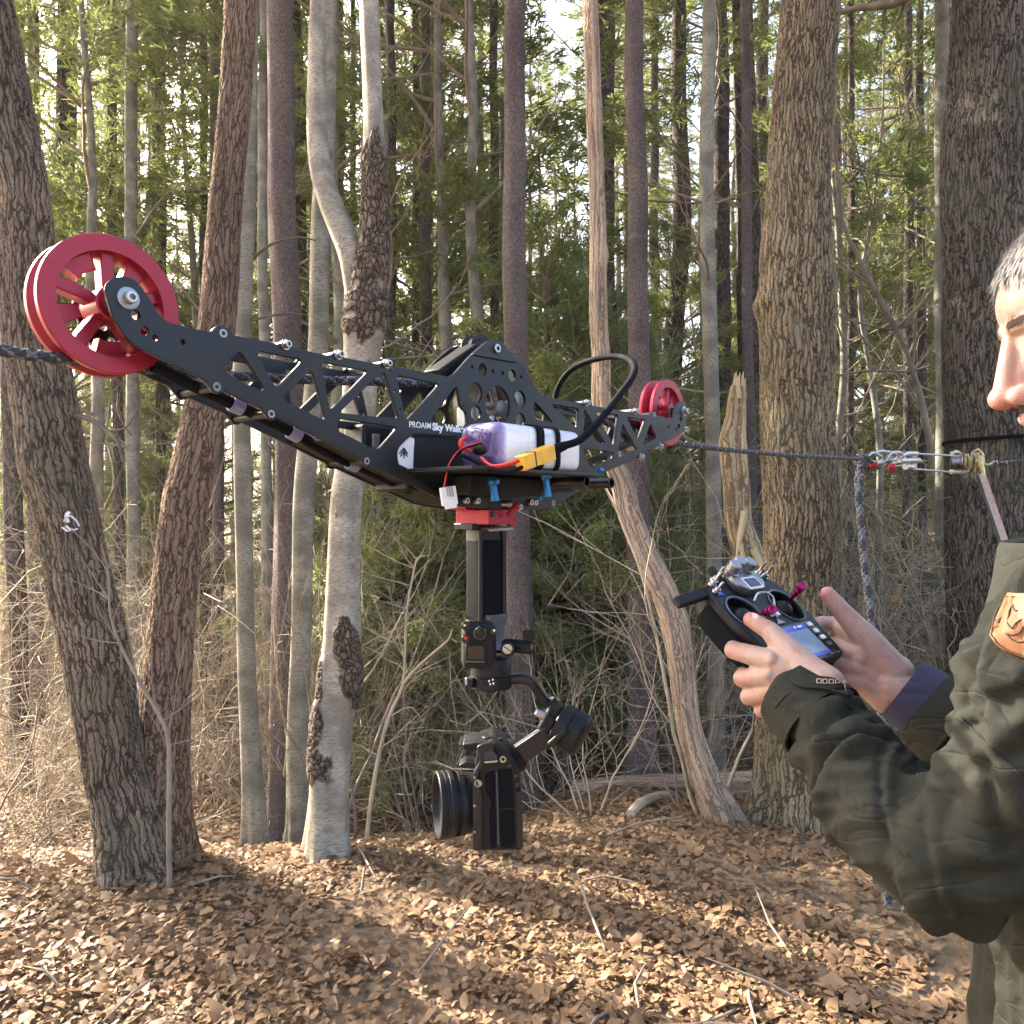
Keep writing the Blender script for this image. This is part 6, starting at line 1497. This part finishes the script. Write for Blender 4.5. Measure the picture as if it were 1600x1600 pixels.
for s_ in (1, -1):
    for k in range(620):
        t = rs.rand(); x = .0878 - .0125 * t - .006 * t * t; y = s_ * (.009 + .036 * t); z = .0125 - .003 * t + rs.normal(0, .0019) * (1.15 - .6 * t)
        p = Vector((x + rs.uniform(-.0005, .001), y, z)); br.tube([onhead(*p, -.0003), onhead(p.x, p.y + s_ * .003, p.z + .001, .0009), onhead(p.x, p.y + s_ * .007, p.z + rs.uniform(0, .0035), .0014)], [.0003, .00022, .00008], 3, caps=False)
o = br.build('eyebrow', M['lash'], man, angle=0)
la_ = MB()
for s_ in (1, -1):
    la_.tube([onhead(.0775 - .007 * abs(t), s_ * (.031 + .0115 * t), -.0105 - .002 * (1 - t * t), .0002) for t in np.linspace(-1, 1, 9)], .0008, 5)
    for t in np.linspace(-.9, .9, 16): la_.tube([onhead(.0775 - .007 * abs(t), s_ * (.031 + .0115 * t), -.012, 0), onhead(.078 - .007 * abs(t), s_ * (.031 + .012 * t), -.0135, .004)], [.0005, .0001], 3, caps=False)
la_.build('eyelashes', M['lash'], man, angle=0)
# hair: short strands rooted on the scalp
hv, _ = mesh_arrays(headm); RHi = np.array(RH.inverted()); loc = (hv - np.array(HO)) @ RHi.T / SC
mask = (loc[:, 2] > .056 - np.clip((.075 - loc[:, 0]) * .9, 0, .09)) & (loc[:, 2] > -.02) & ~((loc[:, 0] > .048) & (loc[:, 2] < .040)) | ((loc[:, 0] < -.03) & (loc[:, 2] > -.055)) | ((np.abs(loc[:, 1]) > .055) & (loc[:, 0] < .030) & (loc[:, 0] > .0) & (loc[:, 2] > -.02))
mask &= ~((np.abs(loc[:, 1]) > .072) & (loc[:, 2] < .012) & (loc[:, 0] > -.03)); mask &= loc[:, 2] > -.07
idx = np.where(mask)[0]; idx = idx[rs.randint(0, len(idx), 26000)]
roots = loc[idx]; nrm = roots - np.array([-.01, 0, .01]); nrm /= np.linalg.norm(nrm, axis=1)[:, None]
flow = np.stack([-.55 + 1.4 * (roots[:, 0] > .02) * (roots[:, 2] > .03), np.sign(roots[:, 1]) * .25 + 1e-3, -.30 * np.ones(len(roots))], 1)
flow -= nrm * (flow * nrm).sum(1)[:, None]; flow += rs.randn(*flow.shape) * .12; flow /= np.linalg.norm(flow, axis=1)[:, None]
Lh = rs.uniform(.012, .024, len(roots))[:, None]
p0 = roots - nrm * .001; p1 = roots + nrm * .0035 + flow * Lh * .45; p2 = roots + nrm * .0035 + flow * Lh
sd_ = np.cross(nrm, flow) * .00075
V = np.stack([p0 - sd_, p0 + sd_, p1 + sd_, p1 - sd_, p2], 1).reshape(-1, 3) * SC @ np.array(RH).T + np.array(HO)
i = np.arange(len(roots))[:, None] * 5; hb = MB(); hb.add(V, q=i + [0, 1, 2, 3], t=i + [3, 2, 4]); hb.build('hair', M['hair'], man, angle=0)

# --- jacket
def cloth_mat(name, c, lum=.1):
    m, nt, b = newmat(name); tc = N(nt, 'ShaderNodeTexCoord')
    n1 = N(nt, 'ShaderNodeTexNoise', i_Scale=9.0, i_Detail=4.0); n2 = N(nt, 'ShaderNodeTexNoise', i_Scale=26.0, i_Detail=3.0, i_Distortion=1.0)
    w = N(nt, 'ShaderNodeTexNoise', i_Scale=1500.0, i_Detail=2.0)
    for n_ in (n1, n2, w): nt.links.new(tc.outputs['Object'], n_.inputs['Vector'])
    nt.links.new(ramp(nt, n1.outputs[0], [(.3, tuple(k * .88 for k in c)), (.7, tuple(k * 1.1 for k in c))]), b.inputs['Base Color'])
    b.inputs['Roughness'].default_value = .78; b.inputs['Specular IOR Level'].default_value = .3
    mpc = N(nt, 'ShaderNodeMapping'); mpc.inputs['Rotation'].default_value = (.3, .7, .4); mpc.inputs['Scale'].default_value = (.45, 1, 1.5); nt.links.new(tc.outputs['Object'], mpc.inputs['Vector'])
    cn_ = N(nt, 'ShaderNodeTexNoise', i_Scale=13.0, i_Detail=2.0, i_Distortion=.8); nt.links.new(mpc.outputs[0], cn_.inputs['Vector'])
    rdg = mth(nt, 'ABSOLUTE', mth(nt, 'SUBTRACT', cn_.outputs[0], .5)); rdg = ramp(nt, rdg, [(.0, 0.0), (.035, .75), (.12, 1.0)])
    h = mth(nt, 'ADD', mth(nt, 'ADD', mth(nt, 'MULTIPLY', n2.outputs[0], 1.8), mth(nt, 'MULTIPLY', rdg, .9)), mth(nt, 'MULTIPLY', w.outputs[0], .5))
    bp = N(nt, 'ShaderNodeBump', i_Strength=.5, i_Distance=.0035); nt.links.new(h, bp.inputs['Height']); nt.links.new(bp.outputs[0], b.inputs['Normal'])
    return m
M['olive'] = cloth_mat('olive_waxed_cloth', (.0135, .0148, .0095)); M['navy'] = cloth_mat('navy_fleece', (.032, .034, .070)); M['trouser'] = cloth_mat('dark_trouser_cloth', (.03, .03, .032))
M['leather'] = simple('tan_leather', (.22, .085, .025), .6, var=.15, nscale=90, bump=.3, bscale=500)
jk = MB()
limb(jk, [P(1262, 1097, .865), P(1300, 1148, .83), P(1345, 1215, .775), P(1400, 1285, .73), ELL], [.0445, .049, .055, .059, .062], 24)
limb(jk, [ELL, P(1612, 1222, .66), P(1664, 1060, .64), P(1708, 985, .635), SHL + Vector((0, 0, .0))], [.063, .070, .074, .074, .070], 24)
limb(jk, [P(1466, 1116, .963), P(1490, 1136, .95), P(1560, 1200, .925), ELR], [.044, .054, .062, .068], 24)
limb(jk, [ELR, SHR], [.068, .075], 24)
seg = 44; rings = [(.70, .200, .150, .0), (.80, .200, .150, .0), (.95, .190, .140, 0), (1.05, .188, .138, 0), (1.2, .200, .140, 0), (1.32, .215, .135, -.005), (1.40, .205, .120, -.01), (1.445, .165, .10, -.02), (1.47, .11, .085, -.025), (1.50, .088, .082, -.015)]
vs = []
for z, a, b, off in rings:
    for j in range(seg):
        t = j / seg * 2 * PI; p = TC + LF * (a * math.cos(t)) + FW * (b * math.sin(t) - off * 0 + off); vs.append((p.x, p.y, z))
n = len(rings); i = np.arange(n - 1)[:, None] * seg; j = np.arange(seg)[None]; j2 = (j + 1) % seg
jk.add(vs, q=np.stack([i + j, i + j2, i + seg + j2, i + seg + j], -1).reshape(-1, 4), polys=[list(range(seg))[::-1], list(range((n - 1) * seg, n * seg))])
jme = blob(jk, .0045, 8, factor=.6)
co, pl = mesh_arrays(jme)
# folds: ridged noise bent round the arms; deeper near the elbow and cuffs
tmpn = np.zeros(len(co) * 3, np.float32); jme.vertices.foreach_get('normal', tmpn); nr = tmpn.reshape(-1, 3)
fa = np.array(P(1262, 1100, .865)); fb = np.array(ELL); fd = (fb - fa) / np.linalg.norm(fb - fa)
disp_ = np.zeros(len(co))
for k in range(len(co)):
    p = co[k]; v = Vector(p); al = float(np.dot(p - fa, fd))
    nz = mnoise.noise(v * 5 + Vector((3, 1, 7)))
    q1 = Vector((p[0] * 9 + nz * 1.2, p[1] * 4, p[2] * 16 + p[0] * 12 + nz * 1.5)); r1 = 1 - abs(mnoise.noise(q1)) * 2.2
    q2 = Vector((p[0] * 22, p[1] * 12, p[2] * 34 - p[0] * 20 + nz * 4)); r2 = 1 - abs(mnoise.noise(q2)) * 2.2
    disp_[k] = .009 * max(0, r1) ** 1.8 * (.6 + .4 * nz) + .004 * max(0, r2) ** 1.6 + .003 * nz
sidev = np.cross(fd, np.array([0, 0, 1.0])); sidev /= np.linalg.norm(sidev); upv_ = np.cross(sidev, fd)
cr_rs = np.random.RandomState(9)
for c0, sk1, sk2, dp, wd_ in [(cr_rs.uniform(.03, .50), cr_rs.uniform(-.9, .9), cr_rs.uniform(-.9, .9), cr_rs.uniform(.006, .014), cr_rs.uniform(.006, .011)) for _ in range(17)] + [(cr_rs.uniform(.03, .50), cr_rs.uniform(-1.1, 1.1), cr_rs.uniform(-1.1, 1.1), cr_rs.uniform(.002, .005), cr_rs.uniform(.0045, .007)) for _ in range(26)]:
    rel = co - fa; al = rel @ fd; bend = np.sin(rel @ sidev * 30 + c0 * 40) * .006
    s_ = al + sk1 * (rel @ sidev) + sk2 * (rel @ upv_) + bend - c0; fade = np.exp(-((rel @ sidev - cr_rs.uniform(-.05, .05)) / .07) ** 2)
    disp_ += fade * (-dp * np.exp(-(s_ / wd_) ** 2) + dp * .6 * np.exp(-((s_ - 2.0 * wd_) / (wd_ * 1.4)) ** 2))
disp_ *= 1 - np.exp(-((co - np.array(P(1600, 980, .57))) ** 2).sum(1) / .05 ** 2)
co = co + nr * (disp_ - .008)[:, None]
jb = MB(); jb.add(co, q=[p for p in pl if len(p) == 4], t=[p for p in pl if len(p) == 3])
jb_w = [v.copy() for v in jb.v]
jacket = jb.build('jacket', M['olive'], man, angle=0)
BV = BVHTree.FromPolygons([Vector(c) for c in co], pl)
def cast(px, py, off=.0):
    o_ = Vector((0, 0, CZ)); d = Vector(((px - 800) / F, 1, (800 - py) / F)).normalized(); h, nn_, _, _ = BV.ray_cast(o_, d)
    if h is None: h, nn_, _, _ = BV.find_nearest(P(px, py, .86))
    if nn_.dot(d) > 0: nn_ = -nn_
    return h + nn_ * off
def draped(name, poly, th, mat, off=.0012, parent=None, n=14):
    """cloth or leather piece lying on the jacket: outline in photograph points, laid on the sleeve surface"""
    xs = [p[0] for p in poly]; ys = [p[1] for p in poly]; cx, cy = sum(xs) / len(xs), sum(ys) / len(ys)
    ring = []; m_ = len(poly); top_, bt_ = [], []
    for r in range(n + 1):
        for x, y in poly: top_.append((cx + (x - cx) * r / n, cy + (y - cy) * r / n, r))
    vt = [cast(x, y, off + th * (1 if r < n else .5)) for x, y, r in top_]; vt += [cast(x, y, -.002) for x, y in poly]
    q = [(r * m_ + j, r * m_ + (j + 1) % m_, (r + 1) * m_ + (j + 1) % m_, (r + 1) * m_ + j) for r in range(n + 1) for j in range(m_)]
    return MB().add([tuple(v) for v in vt], q=q).build(name, M[mat], parent or jacket, angle=50)
patch = draped('leather_patch', round_poly([(1576, 926, 6), (1640, 930, 8), (1652, 985, 12), (1634, 1030, 14), (1600, 1030, 12), (1562, 1012, 12), (1547, 992, 6)], 8), .0022, 'leather')
M['stitch'] = simple('dark_debossed_line', (.06, .035, .02), .8)
def line(name, pts, r, mat, off, parent): 
    return MB().tube([cast(x, y, off) for x, y in [tuple(p)[:2] for p in catmull([(a, b, 0) for a, b in pts], 5)]], r, 5).build(name, M[mat], parent, angle=0)
line('patch_border', [(1579, 932), (1610, 933), (1636, 936), (1646, 985), (1630, 1025), (1600, 1025), (1564, 1007), (1552, 991), (1562, 960), (1579, 932)], .0006, 'stitch', .0036, patch)
# curled animal drawn in line on the patch
line('patch_drawing', [(1586, 950), (1588, 957), (1594, 958), (1602, 955), (1612, 957), (1622, 966), (1626, 980), (1620, 994), (1608, 1003), (1594, 1006), (1582, 1000), (1575, 992), (1583, 994), (1592, 990), (1601, 980), (1608, 978)], .0006, 'stitch', .0036, patch)
line('patch_drawing', [(1586, 950), (1580, 962), (1578, 974), (1583, 984), (1588, 978), (1594, 974), (1602, 970)], .0006, 'stitch', .0036, patch)
line('seam', [(1500, 1120), (1530, 1150), (1560, 1180), (1599, 1212), (1640, 1240)], .0011, 'olive', .0002, jacket)
line('seam', [(1206, 1112), (1232, 1085), (1262, 1078), (1300, 1086), (1332, 1108)], .0010, 'olive', .0004, jacket)
# cuffs
def cuff(name, a, b, r0, r1, mat, th=.003):
    ax = (b - a); L = ax.length; o = MB().lathe(a, ax, [(0, r0 - th), (0, r0), (L * .5, (r0 + r1) / 2 + .001), (L, r1), (L, r1 - th)], 48).build(name, M[mat], man)
    return o
cuff('cuff', P(1240, 1081, .878), P(1285, 1128, .845), .0440, .0485, 'olive')
cuff('inner_cuff', P(1412, 1076, .985), P(1466, 1114, .963), .0410, .0455, 'navy'); cuff('cuff', P(1448, 1102, .972), P(1496, 1138, .95), .0490, .058, 'olive')
M['thread'] = simple('tan_embossed_letters', (.42, .30, .20), .6)
cj, pj = mesh_arrays(jacket.data); co2, pl2 = [v + np.array(man.location) for v in [cj]][0], pj
extra = [o for o in man.children if o.name.startswith('cuff')][0]; ce, pe_ = mesh_arrays(extra.data); ce = ce + np.array(man.location)
BV = BVHTree.FromPolygons([Vector(c) for c in co2] + [Vector(c) for c in ce], pl2 + [[i + len(co2) for i in p] for p in pe_])
tabo = draped('cuff_tab', round_poly([(1229, 1059, 1), (1262, 1057, 6), (1302, 1062, 8), (1334, 1080, 6), (1326, 1091, 4), (1290, 1080, 8), (1254, 1077, 6), (1240, 1071, 3)], 4), .003, 'olive', .001)
def glyph(ps): MB().tube([cast(x, y, .0052) for x, y in ps], .0006, 4).build('letter', M['thread'], tabo, angle=0)
for k in range(3):
    x = 1276 + k * 9; y = 1066 + k * .6; glyph([(x, y), (x + 6, y + .4), (x + 6, y + 6.5), (x, y + 6), (x, y)])
glyph([(1303, 1074), (1303, 1068), (1309, 1069), (1309, 1073), (1303, 1072)]); glyph([(1312, 1072), (1318, 1071), (1320, 1074)]); glyph([(1315, 1069), (1316, 1076)])
# collar, trousers, boots
cl_ = MB(); cc_ = Hd(-.058, 0, -.15); 
cl_.lathe(Vector((TC.x - .01, TC.y - .01, 1.41)), Vector((-.10, .04, 1)), [(0, .118), (.03, .108), (.062, .100), (.070, .096), (.066, .090), (.03, .10), (0, .112)], 40); cl_.build('collar', M['olive'], man)
tm = MB()
for s_ in (1, -1):
    hip = TC + LF * s_ * .09 + Vector((0, 0, .90)); kn_ = hip + FW * .02 + LF * s_ * .02; kn_.z = .48; an = kn_ + FW * -.02; an.z = .10
    limb(tm, [hip, kn_, an], [.105, .080, .065], 18)
limb(tm, [TC + LF * .07 + Vector((0, 0, .90)), TC - LF * .07 + Vector((0, 0, .90))], [.13, .13], 18)
tme = blob(tm, .010, 5); co, pl = mesh_arrays(tme); MB().add(co, q=[p for p in pl if len(p) == 4], t=[p for p in pl if len(p) == 3]).build('trousers', M['trouser'], man, angle=0)
for s_ in (1, -1):
    an = TC + LF * s_ * .11; gz = terrain_l(an.x, an.y); bt2 = MB()
    limb(bt2, [Vector((an.x, an.y, gz + .20)), Vector((an.x, an.y, gz + .06)), Vector((an.x, an.y, gz + .045)) + FW * .10, Vector((an.x, an.y, gz + .038)) + FW * .17], [.058, .052, .046, .040], 16)
    bme = blob(bt2, .006, 4); co, pl = mesh_arrays(bme); MB().add(co, q=[p for p in pl if len(p) == 4], t=[p for p in pl if len(p) == 3]).build('boot', M['rubber'], man, angle=0)
# ---------------------------------------------------------------- air
hz = MB().box((0, 120, 11.5), (304, 364, 31.0)).build('haze', None, smooth=False)
hm_ = bpy.data.materials.new('pale_air'); hm_.use_nodes = True; nt = hm_.node_tree
for n_ in list(nt.nodes):
    if n_.type != 'OUTPUT_MATERIAL': nt.nodes.remove(n_)
pv = nt.nodes.new('ShaderNodeVolumePrincipled'); pv.inputs['Color'].default_value = (.95, .96, 1, 1); pv.inputs['Density'].default_value = .0009; pv.inputs['Anisotropy'].default_value = .35
nt.links.new(pv.outputs[0], [n_ for n_ in nt.nodes if n_.type == 'OUTPUT_MATERIAL'][0].inputs['Volume'])
hz.data.materials.append(hm_); tag(hz, 'thin pale sunlit haze between the far trunks', 'haze', kind='stuff')
